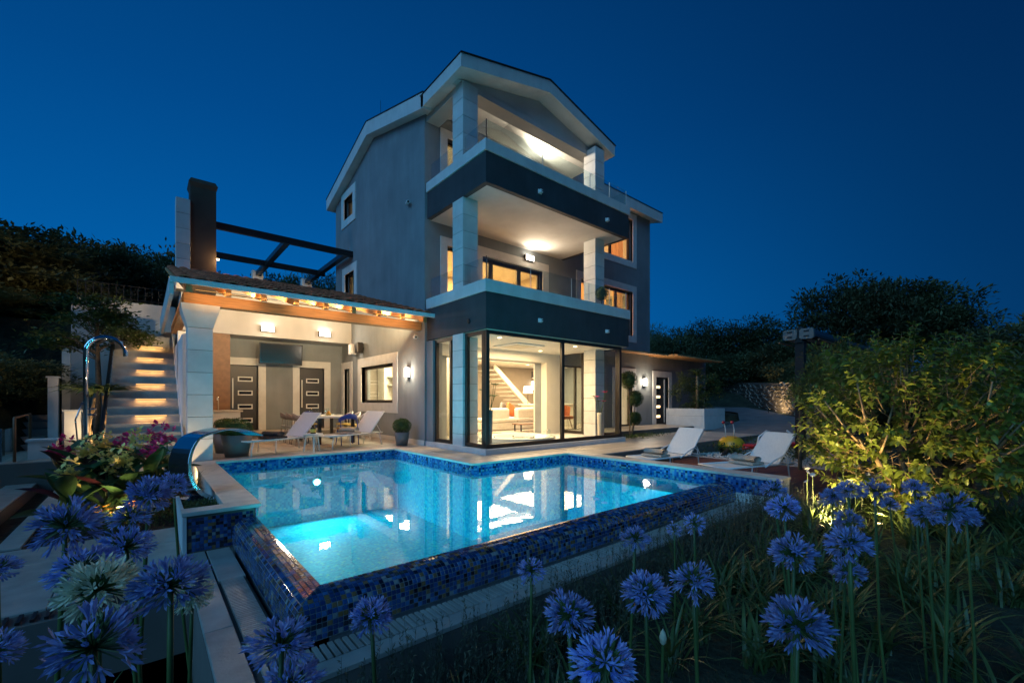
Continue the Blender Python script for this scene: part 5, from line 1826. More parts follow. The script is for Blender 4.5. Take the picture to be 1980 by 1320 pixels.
for x, y in ((13.25, 5.15), (14.95, 4.45)):
    B(x - 0.18, x + 0.18, y - 0.16, y + 0.16, -0.12, -0.05).build('seat', 'red_plastic', sw, bevel=0.02)
    MB().tube([(x + 0.1, y - 0.12, -0.1), (x + 0.14, y - 0.16, 0.16), (x + 0.40, y - 0.26, 0.32), (x + 0.68, y - 0.36, 0.24), (x + 0.8, y - 0.4, -0.1)] if x < 14 else [(x - 0.1, y + 0.1, -0.1), (x - 0.14, y + 0.12, 0.16), (x - 0.4, y + 0.2, 0.3)], 0.025, 8).build('handle', 'white_metal', sw, smooth=True)
MB().lathe([(0.14, -0.40), (0.10, -0.2), (0.06, -0.13)], 12, (14.1, 4.8, 0)).build('pivot', 'black_plastic', sw)
fl_ = thing('pool_float', 'small green pool float lying on the wooden deck', 'toy', (9.7, 4.55, -0.33))
q = MB()
n1, n2 = 20, 8
for i in range(n1):
    for j in range(n2):
        a, b = 2 * math.pi * i / n1, 2 * math.pi * j / n2
        q.v.append((9.7 + (0.17 + 0.05 * math.cos(b)) * math.cos(a), 4.55 + (0.13 + 0.05 * math.cos(b)) * math.sin(a), -0.28 + 0.05 * math.sin(b)))
for i in range(n1):
    for j in range(n2):
        a, b = i * n2 + j, i * n2 + (j + 1) % n2
        c, d_ = ((i + 1) % n1) * n2 + (j + 1) % n2, ((i + 1) % n1) * n2 + j
        q.f.append((a, d_, c, b))
q.build('ring', 'green_plastic', fl_, smooth=True)

aw = thing('awning', 'retracted awning cassette on a dark steel post behind the deck', 'awning', (13.2, 3.9, -0.35))
B(13.10, 13.30, 3.80, 4.0, -0.45, 3.02).build('post', 'dark_metal', aw)
B(20.3, 20.5, 3.80, 4.0, 0.1, 3.02).build('post', 'dark_metal', aw)
for x in (13.05, 20.45):
    for y0, y1 in ((3.55, 3.87), (3.93, 4.25)):
        e_ = 0.04
        MB().prism([(y0, 2.78 + e_), (y0, 3.05 - e_), (y0 + e_, 3.05), (y1 - e_, 3.05), (y1, 3.05 - e_), (y1, 2.78 + e_), (y1 - e_, 2.78), (y0 + e_, 2.78)], x - 0.06, x + 0.06, 'x').build('end_cap', 'cap_grey', aw)
        for zb in (2.85, 2.98):
            B(x - 0.072, x - 0.0605, (y0 + y1) / 2 - 0.06, (y0 + y1) / 2 + 0.06, zb - 0.02, zb + 0.02).build('bracket', 'black_plastic', aw)
B(13.04, 13.16, 3.82, 3.98, 2.70, 3.10).build('head', 'black_plastic', aw)
MB().prism([(3.57, 2.92), (3.62, 3.04), (3.85, 3.04), (3.85, 2.77), (3.63, 2.77), (3.57, 2.85)], 13.12, 20.38, 'x').build('cassette', 'dark_metal', aw)
MB().prism([(3.95, 3.04), (4.18, 3.04), (4.23, 2.92), (4.23, 2.85), (4.17, 2.77), (3.95, 2.77)], 13.12, 20.38, 'x').build('cassette', 'dark_metal', aw)
for y in (3.45, 4.35):
    MB().tube([(13.0, y, 2.74), (20.4, y, 2.70)], 0.022, 6).build('arm', 'brown_wood', aw)
bs = thing('bean_bag', 'crumpled blue beach cover lying behind the lit shrub', 'cover', (11.6, 2.5, -0.35))
MB().lathe([(0.30, 0), (0.42, 0.12), (0.38, 0.34), (0.20, 0.52), (0.0, 0.56)], 14, (11.6, 2.5, -0.34)).build('cover', 'blue_plastic', bs, smooth=True)

# driveway and rubble retaining wall
dw = MB()
P0 = [(14.6, 7.2), (22.4, 8.2), (24.6, 13.5), (30.0, 14.5), (28.5, 9.6), (22.0, 5.6), (18.0, 4.9), (14.8, 5.3)]
ns = 14
edgeA = [(14.6, 7.25), (17, 8.1), (20, 8.25), (22.6, 9.4), (24.2, 12.0), (25.0, 16.0)]
edgeB = [(15.2, 4.6), (18.0, 4.7), (20.6, 5.7), (23.3, 8.2), (25.8, 11.0), (28.2, 15.2)]
for (xa, ya), (xb, yb) in zip(edgeA, edgeB):
    for k in range(5):
        x, y = xa + (xb - xa) * k / 4, ya + (yb - ya) * k / 4
        zz = -0.30 + max(0, x - 14.5) * 0.105
        dw.v.append((x, y, zz + 0.03))
for i in range(len(edgeA) - 1):
    for k in range(4):
        a = i * 5 + k
        dw.f.append((a, a + 1, a + 6, a + 5))
dw.f = [f[::-1] for f in dw.f]
struct(dw.build('driveway', 'asphalt', smooth=True))

sw_ = thing('stone_wall', 'long rubble stone retaining wall above the driveway', 'wall', (21.5, 7.0, 0.3))
WP = [(15.0, 3.9), (18.2, 4.3), (20.9, 5.4), (23.7, 7.9), (26.3, 10.7), (28.8, 15.4)]


def wall_at(s):
    for (x0, y0), (x1, y1) in zip(WP, WP[1:]):
        ln = math.hypot(x1 - x0, y1 - y0)
        if s <= ln:
            t_ = s / ln
            return Vector((x0 + (x1 - x0) * t_, y0 + (y1 - y0) * t_, 0)), Vector((x1 - x0, y1 - y0, 0)) / ln
        s -= ln
    return Vector((x1, y1, 0)), Vector((x1 - x0, y1 - y0, 0)) / ln


wq = MB()
for (x0, y0), (x1, y1) in zip(WP, WP[1:]):
    d_ = Vector((x1 - x0, y1 - y0, 0)).normalized()
    nn = Vector((d_.y, -d_.x, 0)) * 0.4
    zb0, zb1 = -0.8 + (x0 - 14) * 0.1, -0.8 + (x1 - 14) * 0.1
    zt0, zt1 = 1.30 + (x0 - 14) * 0.075, 1.30 + (x1 - 14) * 0.075
    wq.hexa([(x0, y0, zb0), (x0 + nn.x, y0 + nn.y, zb0), (x1 + nn.x, y1 + nn.y, zb1), (x1, y1, zb1)], [(x0, y0, zt0), (x0 + nn.x, y0 + nn.y, zt0), (x1 + nn.x, y1 + nn.y, zt1), (x1, y1, zt1)])
body = wq.build('wall_core', 'mortar', sw_)
random.seed(21)
stones = []
for v_ in range(6):
    q = MB()
    n1 = 7
    pts2 = [(0.5 * math.cos(2 * math.pi * i / n1 + rn(-.2, .2)) * rn(.85, 1.1), 0.5 * math.sin(2 * math.pi * i / n1 + rn(-.2, .2)) * rn(.85, 1.1)) for i in range(n1)]
    for y, s_ in ((0.5, 1.0), (0.0, 1.0), (-0.6, 0.72)):
        for px_, pz_ in pts2:
            q.v.append((px_ * s_, y, pz_ * s_))
    for j in range(2):
        for i in range(n1):
            a, b = j * n1 + i, j * n1 + (i + 1) % n1
            q.f.append((a, b, b + n1, a + n1))
    q.f.append(tuple(2 * n1 + i for i in range(n1)))
    q.f = [f[::-1] for f in q.f]
    stones.append(q.mesh('stone', 'fieldstone'))
cnt = 0
s = 2.2
row_h = 0.19
total = sum(math.hypot(b[0] - a[0], b[1] - a[1]) for a, b in zip(WP, WP[1:]))
for r_ in range(11):
    s = 1.0 + rn(0, 0.3)
    while s < total - 0.5 and cnt < 298:
        w_ = rn(0.46, 0.84)
        p, d_ = wall_at(s)
        z = -0.45 + (p.x - 14) * 0.095 + r_ * row_h
        if z < 1.26 + (p.x - 14) * 0.075:
            o = link('stone', random.choice(stones), sw_, at=Vector((p.x, p.y, z)) - sw_.location)
            o.scale = (w_, 0.10, row_h * rn(0.9, 1.12))
            o.rotation_euler = (0, rn(-0.12, 0.12), math.atan2(d_.y, d_.x))
            cnt += 1
        s += w_ * 0.97

# added ground lights to brighten the stone wall, dracaena, cannas and terrace column
for x, y, z, dr, pw, lab in ((22.6, 8.0, 0.72, (0.75, -0.55, 0.5), 130, 'added ground spotlight grazing the rubble stone wall'), (-0.70, 12.8, 0.10, (-0.1, 0.6, 0.9), 55, 'added ground spotlight behind the cannas, aimed at the dracaena'), (-0.25, 7.55, -0.36, (0.0, 0.85, 0.5), 60, 'added ground spotlight among the daisies, aimed at the cannas'), (0.42, 9.35, -0.36, (0.25, 0.8, 0.75), 60, 'added ground spotlight in the tussock, aimed at the white terrace column')):
    t = thing('ground_spotlight', lab, 'spotlight', (x, y, z - 0.1))
    MB().tube([(x, y, z - 0.12), (x, y, z + 0.02)], 0.012, 6).build('spike', 'black_plastic', t)
    dv = Vector(dr).normalized()
    c = Vector((x, y, z + 0.04))
    MB().tube([c - dv * 0.05, c + dv * 0.05], [0.03, 0.045], 12).build('head', 'black_plastic', t)
    MB().tube([c + dv * 0.051, c + dv * 0.055], 0.038, 12).build('lens', 'spot_warm', t)
    spot('bulb', t, tuple(c + dv * 0.08), dr, pw, (1.0, 0.70, 0.36), 130, 0.8, 0.03)

# ================================================================== PLANTS
CAMP = Vector((0, 0, 1.2))
FWD = Vector((math.cos(R(49.96)), math.sin(R(49.96)), 0))
RGT = Vector((FWD.y, -FWD.x, 0))


def site(px, py, dep):
    """survey helper: a sighted bearing and a distance give a real position"""
    return CAMP + FWD * dep + RGT * ((px - 990) / 843.16 * dep) + Vector((0, 0, (773.5 - py) / 843.16 * dep))


# ---- agapanthus ---------------------------------------------------------------------
def floret(q, qs, base, d, ln, open_, pw):
    """thin pedicel, narrow tube and six short lobes"""
    u = d.cross(Vector((0, 0, 1)))
    if u.length < 0.05:
        u = Vector((1, 0, 0))
    u.normalize()
    w = d.cross(u)
    ped = base + d * ln * 0.55
    qs.tube([base, ped, ped + d * ln * 0.05], [0.0022, 0.0018, 0.0012], 4, cap=False)
    th = base + d * ln * 0.78
    tr = 0.0035 + 0.003 * open_
    for k in range(6):
        a = k * math.pi / 3 + open_
        r_ = u * math.cos(a) + w * math.sin(a)
        s_ = d.cross(r_)
        m_ = th + r_ * tr
        f_ = th + r_ * (tr + 0.011 * open_) + d * ln * (0.16 - 0.03 * open_)
        tip = th + r_ * (tr + 0.019 * open_) + d * ln * (0.30 - 0.10 * open_)
        q.add([ped, m_ - s_ * pw * 0.55, f_ - s_ * pw, tip, f_ + s_ * pw, m_ + s_ * pw * 0.55], [(0, 1, 5), (1, 2, 4, 5), (2, 3, 4)])


def umbel(seed, n, R0, bud=0.25, up=0.35):
    random.seed(seed)
    q, qs = MB(), MB()
    for k in range(n):
        t_ = (k + 0.5) / n
        z = 1 - t_ * 1.5
        a = k * 2.39996 + rn(-.3, .3)
        s_ = math.sqrt(max(0, 1 - z * z))
        d = Vector((s_ * math.cos(a), s_ * math.sin(a), z * 0.85 + rn(-.2, .2))).normalized()
        ln = R0 * rn(0.80, 1.15)
        if random.random() < bud * (1.0 if z > 0.35 else 0.35):
            floret(q, qs, Vector(), d, ln * rn(0.65, 0.9), 0.06, 0.003)
        else:
            d2 = (d + Vector((rn(-.12, .12), rn(-.12, .12), -0.25 if z < -0.15 else 0.05))).normalized()
            floret(q, qs, Vector(), d2, ln, rn(0.3, 1.0), 0.0038)
    for k in range(16):
        d = Vector((random.gauss(0, .6), random.gauss(0, .6), 1)).normalized()
        b0 = d * R0 * rn(.35, .6)
        qs.tube([Vector(), b0], 0.0013, 3, cap=False)
        qs.tube([b0, b0 + d * 0.012, b0 + d * 0.026], [0.002, 0.0042, 0.0008], 5)
    return q, qs


def head_mesh(seed, n, m, R0=0.091, bud=0.25):
    q, qs = umbel(seed, n, R0, bud)
    me = q.mesh('flower_head', m)
    return me, qs.mesh('pedicels', 'stem_green')


HEADS = [head_mesh(s, n, 'petal_blue', bud=b) for s, n, b in ((1, 72, .3), (2, 62, .5), (3, 80, .25), (4, 54, .65), (5, 74, .4))]
WHITE = head_mesh(9, 110, 'petal_white')
TINY = [head_mesh(s, 34, 'petal_blue', R0=0.085, bud=.8) for s in (7, 8)]


def agapanthus(px, py, dia, zg, label, group, kind='b', lean=(0, 0), k=0):
    size = {'b': 0.205, 'w': 0.20, 't': 0.17}[kind]
    dep = size * 843.16 / dia
    p = site(px, py, dep)
    me, pe = WHITE if kind == 'w' else (TINY[k % 2] if kind == 't' else HEADS[k % 5])
    base = Vector((p.x + lean[0], p.y + lean[1], zg))
    t = thing('agapanthus', label, 'flower', tuple(base), group)
    h = link('flower_head', me, t, at=p - base)
    h.rotation_euler = (rn(-.25, .25), rn(-.25, .25), rn(0, 6.28))
    sc_ = rn(0.68, 0.94)
    h.scale = (sc_, sc_, sc_ * rn(0.78, 1.0))
    c = link('pedicels', pe, h, at=(0, 0, 0))
    mid = (p + base) / 2 + Vector((rn(-.02, .02), rn(-.02, .02), 0)) - Vector((lean[0], lean[1], 0)) * 0.12
    MB().tube([base, (base * 3 + mid * 2) / 5 + Vector((0, 0, 0)), mid, (mid + p * 3) / 4, p], [0.0085, 0.008, 0.0072, 0.0065, 0.006], 7).build('stem', 'stem_green', t, smooth=True)
    return t


gA = 'blue agapanthus in the bed below the left garden paving'
gB = 'blue agapanthus in the planting bed behind the left paving'
gC = 'blue agapanthus in the garden below the infinity edge'
gD = 'blue agapanthus in the dark garden under the lit shrub'
lA = 'blue agapanthus globe in the dark bed at the front of the left paving'
lB = 'blue agapanthus globe over the soil bed behind the left paving'
lC = 'blue agapanthus globe in the garden along the infinity edge gutter'
lD = 'blue agapanthus globe in the dark garden below the lit shrub'
random.seed(3)
k = 0
for px, py, dia in ((-5, 1100, 120), (160, 1098, 140), (330, 1132, 175), (180, 1252, 245), (-12, 1262, 130), (560, 1330, 160)):
    agapanthus(px, py, dia, -0.85, lA, gA, lean=(rn(-.05, .12), rn(-.05, .05)), k=k)
    k += 1
agapanthus(190, 1140, 152, -0.85, 'creamy white agapanthus globe among the blue ones', None, 'w')
agapanthus(372, 1150, 105, -0.85, 'fading white agapanthus globe leaning over the gutter stone', None, 'w', lean=(-.08, 0))
for px, py, dia in ((128, 1018, 140), (288, 958, 105), (252, 1000, 110), (245, 1058, 120), (335, 938, 78)):
    agapanthus(px, py, dia, -0.46 if py < 1010 else -0.85, lB, gB, lean=(rn(-.06, .1), rn(-.05, .05)), k=k)
    k += 1
for px, py, dia in ((545, 1245, 165), (718, 1192, 128), (1028, 1102, 86), (1100, 1188, 150), (1170, 1285, 170), (1228, 1042, 86), (1248, 1148, 120), (1340, 1122, 118)):
    agapanthus(px, py, dia, -0.84, lC, gC, lean=(rn(-.08, .08), rn(-.06, .06)), k=k)
    k += 1
agapanthus(1342, 1012, 60, -0.8, 'half open agapanthus bud head with few florets beside the gutter', None, 't', k=0)
agapanthus(1304, 1022, 40, -0.8, 'small closed agapanthus head leaning toward the gutter stone', None, 't', k=1)
for px, py, dia in ((1535, 1072, 106), (1642, 1052, 118), (1640, 1105, 82), (1542, 1212, 150), (1495, 945, 66), (1516, 982, 78), (1640, 948, 70), (1692, 952, 72), (1768, 945, 58), (1835, 985, 96), (1790, 995, 78), (1868, 1000, 74), (1640, 1008, 78), (1610, 962, 58), (1720, 975, 50)):
    agapanthus(px, py, dia, -0.78, lD, gD, lean=(rn(-.10, .10), rn(-.15, .05)), k=k)
    k += 1
# a bud on a bare stem
bd = thing('agapanthus', 'closed yellow green agapanthus bud on a bare stem', 'flower', (1.62, 1.32, -0.85))
pb = site(1282, 1232, 1.85)
bd.location = (pb.x, pb.y, -0.85)
MB().tube([(pb.x, pb.y, -0.85), (pb.x, pb.y + 0.01, -0.3), tuple(pb)], [0.009, 0.007, 0.006], 7).build('stem', 'stem_green', bd)
MB().lathe([(0.0, -0.035), (0.013, -0.02), (0.016, 0.0), (0.010, 0.022), (0.0, 0.04)], 10, tuple(pb)).build('bud', 'petal_white', bd, smooth=True)


# ---- strap leaves, herbs and grass (uncountable ground cover) -----------------------------
def strap(q, p, az, ln, w, arch, n=5):
    d = Vector((math.cos(az), math.sin(az), 0))
    s_ = Vector((-d.y, d.x, 0))
    k0 = len(q.v)
    for i in range(n + 1):
        t_ = i / n
        c = p + d * (ln * arch * t_ ** 1.5) + Vector((0, 0, ln * (t_ * (1.05 - 0.55 * arch * t_ * 1.4))))
        ww = w * (1 - t_ ** 2.2) * (0.55 + 0.9 * min(t_ * 2, 1) * 0.5) + 0.0006
        fold = Vector((0, 0, ww * 0.35))
        q.v += [tuple(c - s_ * ww + fold), tuple(c), tuple(c + s_ * ww + fold)]
    for i in range(n):
        a = k0 + 3 * i
        q.f += [(a, a + 1, a + 4, a + 3), (a + 1, a + 2, a + 5, a + 4)]


random.seed(17)
q = MB()


def gz(x, y):
    return ground_z(x, y) - 0.02


for c in range(150):
    while True:
        x, y = rn(0.6, 9.5), rn(-0.6, 2.5)
        dep = x * FWD.x + y * FWD.y
        if dep > 1.25 and y < 2.45 and not (x > 7.6 and y > 1.7):
            break
    for j in range(26):
        strap(q, Vector((x + rn(-.07, .07), y + rn(-.07, .07), gz(x, y))), rn(0, 6.28), rn(0.35, 0.66), rn(0.010, 0.019), rn(0.35, 0.9))
for c in range(16):
    x, y = rn(-1.6, 0.22), rn(1.4, 4.4)
    for j in range(26):
        strap(q, Vector((x + rn(-.06, .06), y + rn(-.06, .06), -0.88)), rn(0, 6.28), rn(0.35, 0.6), rn(0.008, 0.014), rn(0.35, 0.9))
o = q.build('strap_leaf_undergrowth', 'leaf_strap')
o['kind'] = 'stuff'
o['label'] = 'dark strap leaves of the agapanthus beds'

q = MB()
for c in range(1500):      # wispy grey green herbs along the gutter wall
    x, y = rn(0.8, 8.0), 2.68 - abs(random.gauss(0, 0.42))
    dep = x * FWD.x + y * FWD.y
    if dep < 1.5 or y < 0.3:
        continue
    b = Vector((x, y, gz(x, y)))
    h = rn(0.28, 0.62)
    tip = b + Vector((rn(-.10, .10), rn(-.10, .10), h))
    q.tube([b, (b + tip) / 2 + Vector((rn(-.02, .02), rn(-.02, .02), 0)), tip], [0.0022, 0.0018, 0.001], 3, cap=False)
    for j in range(16):
        t_ = rn(0.25, 1.0)
        p = b + (tip - b) * t_
        leaf(q, p, Vector((rn(-1, 1), rn(-1, 1), rn(0.2, 1.2))).normalized(), rn(0.02, 0.045), 0.009)
o = q.build('herb_undergrowth', 'herb')
o['kind'] = 'stuff'
o['label'] = 'wispy grey green herbs along the gutter wall'

q = MB()
for c in range(9000):
    x, y = rn(1.5, 16), rn(-6, 2.0)
    dep = x * FWD.x + y * FWD.y
    if dep < 1.6 or y > 1.75 and x > 7.5:
        continue
    p = Vector((x, y, gz(x, y)))
    a, h = rn(0, 6.28), rn(0.06, 0.20)
    d = Vector((math.cos(a), math.sin(a), 0))
    q.add([p - d * 0.004, p + d * 0.004, p + Vector((rn(-.06, .06), rn(-.06, .06), h))], [(0, 1, 2)])
o = q.build('grass', 'grass_tuft')
o['kind'] = 'stuff'
o['label'] = 'dry dark grass of the sloping garden'

# ---- lit shrub -----------------------------------------------------------------------------
random.seed(31)
sb = site(1762, 1015, 6.2)
SBX, SBY, SBZ = sb.x, sb.y, -0.62
shr = thing('lit_shrub', 'large broadleaf shrub glowing yellow green from a garden spotlight', 'shrub', (SBX, SBY, SBZ))
br = MB()
anchors = []
for k in range(5):
    a = k * 1.256 + 0.3
    p0 = Vector((SBX + 0.10 * math.cos(a), SBY + 0.10 * math.sin(a), SBZ - 0.05))
    p1 = p0 + Vector((0.16 * math.cos(a), 0.16 * math.sin(a), 0.5))
    p2 = p1 + Vector((0.55 * math.cos(a), 0.55 * math.sin(a), 0.6))
    br.tube([p0, p1, p2], [0.065, 0.05, 0.03], 8)
    for j in range(6):
        b = a + rn(-0.9, 0.9)
        p3 = p2 + Vector((rn(.25, .8) * math.cos(b), rn(.25, .8) * math.sin(b), rn(0.2, 1.0)))
        br.tube([p2, (p2 + p3) / 2 + Vector((0, 0, -0.06)), p3], [0.022, 0.016, 0.008], 5)
        anchors.append((p2, p3))
br.build('trunk', 'bark_pale', shr, smooth=True)
twigs = MB()
field = MB()
leaf_me = []
for v_ in range(4):
    q = MB()
    n = 5
    for i in range(n + 1):
        t_ = i / n
        w_ = 0.30 * math.sin(math.pi * min(1, t_ * 0.92 + 0.04)) ** 0.8 * (1 - 0.25 * t_)
        z = -0.35 * t_ * t_ * (0.6 + 0.25 * v_)
        q.v += [(t_, -w_, z + w_ * 0.30), (t_, 0, z), (t_, w_, z + w_ * 0.30)]
    for i in range(n):
        a = 3 * i
        q.f += [(a, a + 3, a + 4, a + 1), (a + 1, a + 4, a + 5, a + 2)]
    leaf_me.append(q)
shared = [q.mesh('leaf', 'leaf_shrub', smooth=True) for q in leaf_me]
sprigs = []
cen = Vector((SBX, SBY, SBZ + 1.42))
for k in range(470):
    d = Vector((random.gauss(0, 1), random.gauss(0, 1), random.gauss(0, 0.85))).normalized()
    rr = (0.45 + 0.55 * random.random() ** 0.5) * (1 + 0.16 * mnoise.noise(d * 2.2 + Vector((4, 0, 0))))
    p = cen + Vector((d.x * 1.18 * rr, d.y * 1.18 * rr, d.z * 1.14 * rr))
    if p.z < SBZ + 0.38:
        continue
    sprigs.append((p, d, rr))
for k in range(26):     # leggy shoots above the crown
    a, r_ = rn(0, 6.28), rn(0, 1.0)
    p = cen + Vector((r_ * math.cos(a), r_ * math.sin(a), 0.85))
    sprigs.append((p, Vector((0.25 * math.cos(a), 0.25 * math.sin(a), 1)).normalized(), 1.3))
cand = []
for p, d, rr in sprigs:
    dirv = (d + Vector((rn(-.4, .4), rn(-.4, .4), rn(0.1, 0.9)))).normalized()
    ln = rn(0.25, 0.42) * (1.25 if rr > 1.2 else 1)
    e = p + dirv * ln
    twigs.tube([p - dirv * 0.25, p, e], [0.006, 0.0045, 0.002], 4, cap=False)
    nl = int(rn(12, 19))
    for j in range(nl):
        t_ = j / nl
        b = p + dirv * ln * t_
        a = j * 2.4
        u = dirv.cross(Vector((0.3, 0.2, 1))).normalized()
        w_ = dirv.cross(u)
        ld = (u * math.cos(a) + w_ * math.sin(a) + dirv * 0.75).normalized()
        s_ = rn(0.07, 0.155) * (1 - 0.35 * t_)
        cand.append((b, ld, s_))
twigs.build('twigs', 'bark_pale', shr)


def place_leaf(p, d, s_):
    qd = d.to_track_quat('X', 'Z')
    return Matrix.LocRotScale(p, qd @ Matrix.Rotation(rn(-.5, .5), 4, 'X').to_quaternion(), (s_, s_, s_))


cand.sort(key=lambda c: (c[0] - CAMP).length - c[2] * 6)
for k, (p, d, s_) in enumerate(cand):
    M = place_leaf(p, d, s_)
    if k < 260:
        o = link('leaf', shared[k % 4], shr)
        o.location = M.to_translation() - shr.location
        o.rotation_euler = M.to_euler()
        o.scale = (s_,) * 3
    else:
        src = leaf_me[k % 4]
        field.add([tuple(M @ Vector(v)) for v in src.v], src.f)
o = field.build('crown', 'leaf_shrub', shr, smooth=True)
o['kind'] = 'stuff'

# spotlights in the grass that light the shrub
for px, py, dep, lab, pw, dr in ((1585, 980, 5.6, 'ground spotlight in the grass in front of the lit shrub', 340, (0.85, -0.25, 0.95)), (1700, 1000, 5.7, 'ground spotlight at the foot of the lit shrub', 60, (0.15, 0.1, 1))):
    p = site(px, py, dep)
    t = thing('ground_spotlight', lab, 'spotlight', (p.x, p.y, -0.62))
    MB().tube([(p.x, p.y, -0.72), (p.x, p.y, -0.48)], 0.012, 6).build('spike', 'black_plastic', t)
    dv = Vector(dr).normalized()
    c = Vector((p.x, p.y, -0.46))
    MB().tube([c - dv * 0.05, c + dv * 0.05], [0.03, 0.045], 12, cap=True).build('head', 'black_plastic', t)
    MB().tube([c + dv * 0.051, c + dv * 0.055], 0.038, 12).build('lens', 'spot_warm', t)
    spot('bulb', t, tuple(c + dv * 0.08), dr, pw, (1.0, 0.74, 0.30), 125, 0.8, 0.03)

# ---- trees ---------------------------------------------------------------------------------------
def crown_mesh(seed, rx, ry, rz, clumps, per, s, m, name='crown'):
    random.seed(seed)
    q = MB()
    for c in range(clumps):
        d = Vector((random.gauss(0, 1), random.gauss(0, 1), random.gauss(0, 1))).normalized()
        rr = random.random() ** 0.4 * (1 + 0.28 * mnoise.noise(d * 1.7 + Vector((seed, 0, 0))))
        cc_ = Vector((d.x * rx * rr, d.y * ry * rr, d.z * rz * rr))
        cr = rn(0.10, 0.22) * (rx + rz) * 0.5
        for j in range(per):
            e = Vector((random.gauss(0, 1), random.gauss(0, 1), random.gauss(0, .8)))
            p = cc_ + e * cr * 0.55
            leaf(q, p, (e.normalized() + Vector((rn(-.7, .7), rn(-.7, .7), rn(-.5, .7)))).normalized(), s * rn(0.7, 1.4), s * 0.42)
    return q.mesh(name, m)


CROWNS = [crown_mesh(41, 1, 1, 0.85, 200, 60, 0.095, 'leaf_dark'), crown_mesh(42, 1, 1, 1.0, 190, 60, 0.09, 'leaf_dark'), crown_mesh(43, 1.1, 1, 0.75, 210, 58, 0.085, 'leaf_dark')]
TR = MB().tube([(0, 0, 0), (0.03, 0.02, 0.5), (0, 0, 1.0)], [0.055, 0.045, 0.03], 8)
TRM = TR.mesh('trunk', 'bark', smooth=True)
LIMB = MB()
random.seed(8)
for k in range(7):
    a = k * 0.9
    LIMB.tube([(0, 0, 0.55 + 0.05 * k), (0.15 * math.cos(a), 0.15 * math.sin(a), 0.85 + 0.04 * k), (0.5 * math.cos(a), 0.5 * math.sin(a), 1.15 + 0.05 * k)], [0.028, 0.02, 0.008], 5)
LIMBM = LIMB.mesh('limbs', 'bark', smooth=True)


def tree(label, x, y, h, r, v, group, base=None, name='tree', low=0.30):
    z = ground_z(x, y) - 0.1 if base is None else base
    t = thing(name, label, 'tree', (x, y, z), group)
    th = h * low + 0.3
    o = link('trunk', TRM, t, at=(0, 0, 0))
    o.scale = (h * 0.5, h * 0.5, h * 0.62)
    o = link('limbs', LIMBM, t, at=(0, 0, 0))
    o.scale = (r * 0.8, r * 0.8, h * 0.55)
    c = link('crown', CROWNS[v % 3], t, at=(0, 0, h * (low + 1) / 2))
    rz = h * (1 - low) / 2 / (0.85, 1.0, 0.75)[v % 3]
    c.scale = (r, r, rz)
    c.rotation_euler = (0, 0, v * 1.7 + x)
    return t


random.seed(77)
gl = 'trees on the dark hillside behind the garden stairs'
ll = 'dark broadleaf tree on the hillside behind the garden stairs'
for px, ptop, dep, r in ((-60, 430, 15, 3.4), (30, 448, 17, 2.8), (110, 478, 19, 2.6), (165, 466, 20, 2.6), (235, 490, 21, 2.3), (300, 480, 24, 2.6), (-140, 420, 13, 3.4), (60, 520, 14, 2.0), (140, 540, 15, 1.8), (355, 520, 28, 3.0)):
    p = site(px, ptop, dep)
    z = ground_z(p.x, p.y) - 0.1
    tree(ll, p.x, p.y, p.z - z, r, int(px) % 3, gl, low=0.12)
lb2 = 'dark dense bush low on the hillside beside the beige steps'
for px, ptop, dep, r in ((20, 600, 13.5, 1.9), (85, 620, 14.0, 1.6), (-50, 560, 12, 2.0), (125, 610, 16.5, 1.6), (-40, 680, 10.5, 1.5), (45, 690, 12.8, 1.1)):
    p = site(px, ptop, dep)
    z = ground_z(p.x, p.y) - 0.1
    tree(lb2, p.x, p.y, max(1.0, p.z - z), r, int(px) % 3, 'bushes low on the dark hillside', name='bush', low=0.02)
lp = 'dark tree top rising behind the upper terrace and pergola'
for px, ptop, dep, r in ((430, 545, 30, 2.6), (520, 540, 31, 2.4), (590, 535, 32, 2.6), (640, 545, 33, 2.4)):
    p = site(px, ptop, dep)
    z = ground_z(p.x, p.y) - 0.1
    tree(lp, p.x, p.y, p.z - z, r, int(px) % 3, 'trees behind the pergola', low=0.1)
lr = 'dark evergreen tree in the row above the stone wall'
for px, ptop, dep, r in ((1268, 632, 36, 1.6), (1310, 640, 34, 2.2), (1360, 628, 36, 2.8), (1420, 632, 33, 2.6), (1480, 618, 31, 2.6), (1390, 690, 27, 2.0), (1460, 680, 26, 2.2), (1530, 660, 24, 2.0), (1330, 690, 30, 2.2), (1560, 690, 22, 1.8), (1640, 680, 22, 2.2)):
    p = site(px, ptop, dep)
    z = ground_z(p.x, p.y) - 0.1
    tree(lr, p.x, p.y, p.z - z, r, int(px) % 3, 'evergreens above the stone wall', low=0.06)
for px, ptop, dep, r, lab in ((1640, 538, 25, 2.9, 'tall spreading olive tree, the highest crown on the slope'), (1755, 545, 25.5, 2.9, 'second spreading olive tree joined to the highest crown'), (1815, 590, 24.5, 2.2, 'lower olive crown at the edge of the tall olive pair')):
    p = site(px, ptop, dep)
    z = ground_z(p.x, p.y) - 0.1
    tree(lab, p.x, p.y, p.z - z, r, int(px) % 3, None, low=0.2)
ls = 'dark tree on the slope behind the lit shrub'
for px, ptop, dep, r in ((1900, 650, 20, 2.4), (1970, 632, 19, 2.6), (2060, 600, 17, 2.8), (1860, 700, 15, 1.6), (1960, 720, 13, 1.8), (1720, 720, 16, 1.8), (2010, 790, 9.5, 1.4), (1930, 760, 11, 1.5), (1960, 860, 8.6, 1.0)):
    p = site(px, ptop, dep)
    z = ground_z(p.x, p.y) - 0.1
    tree(ls, p.x, p.y, p.z - z, r, int(px) % 3, 'trees on the slope behind the lit shrub', low=0.03)

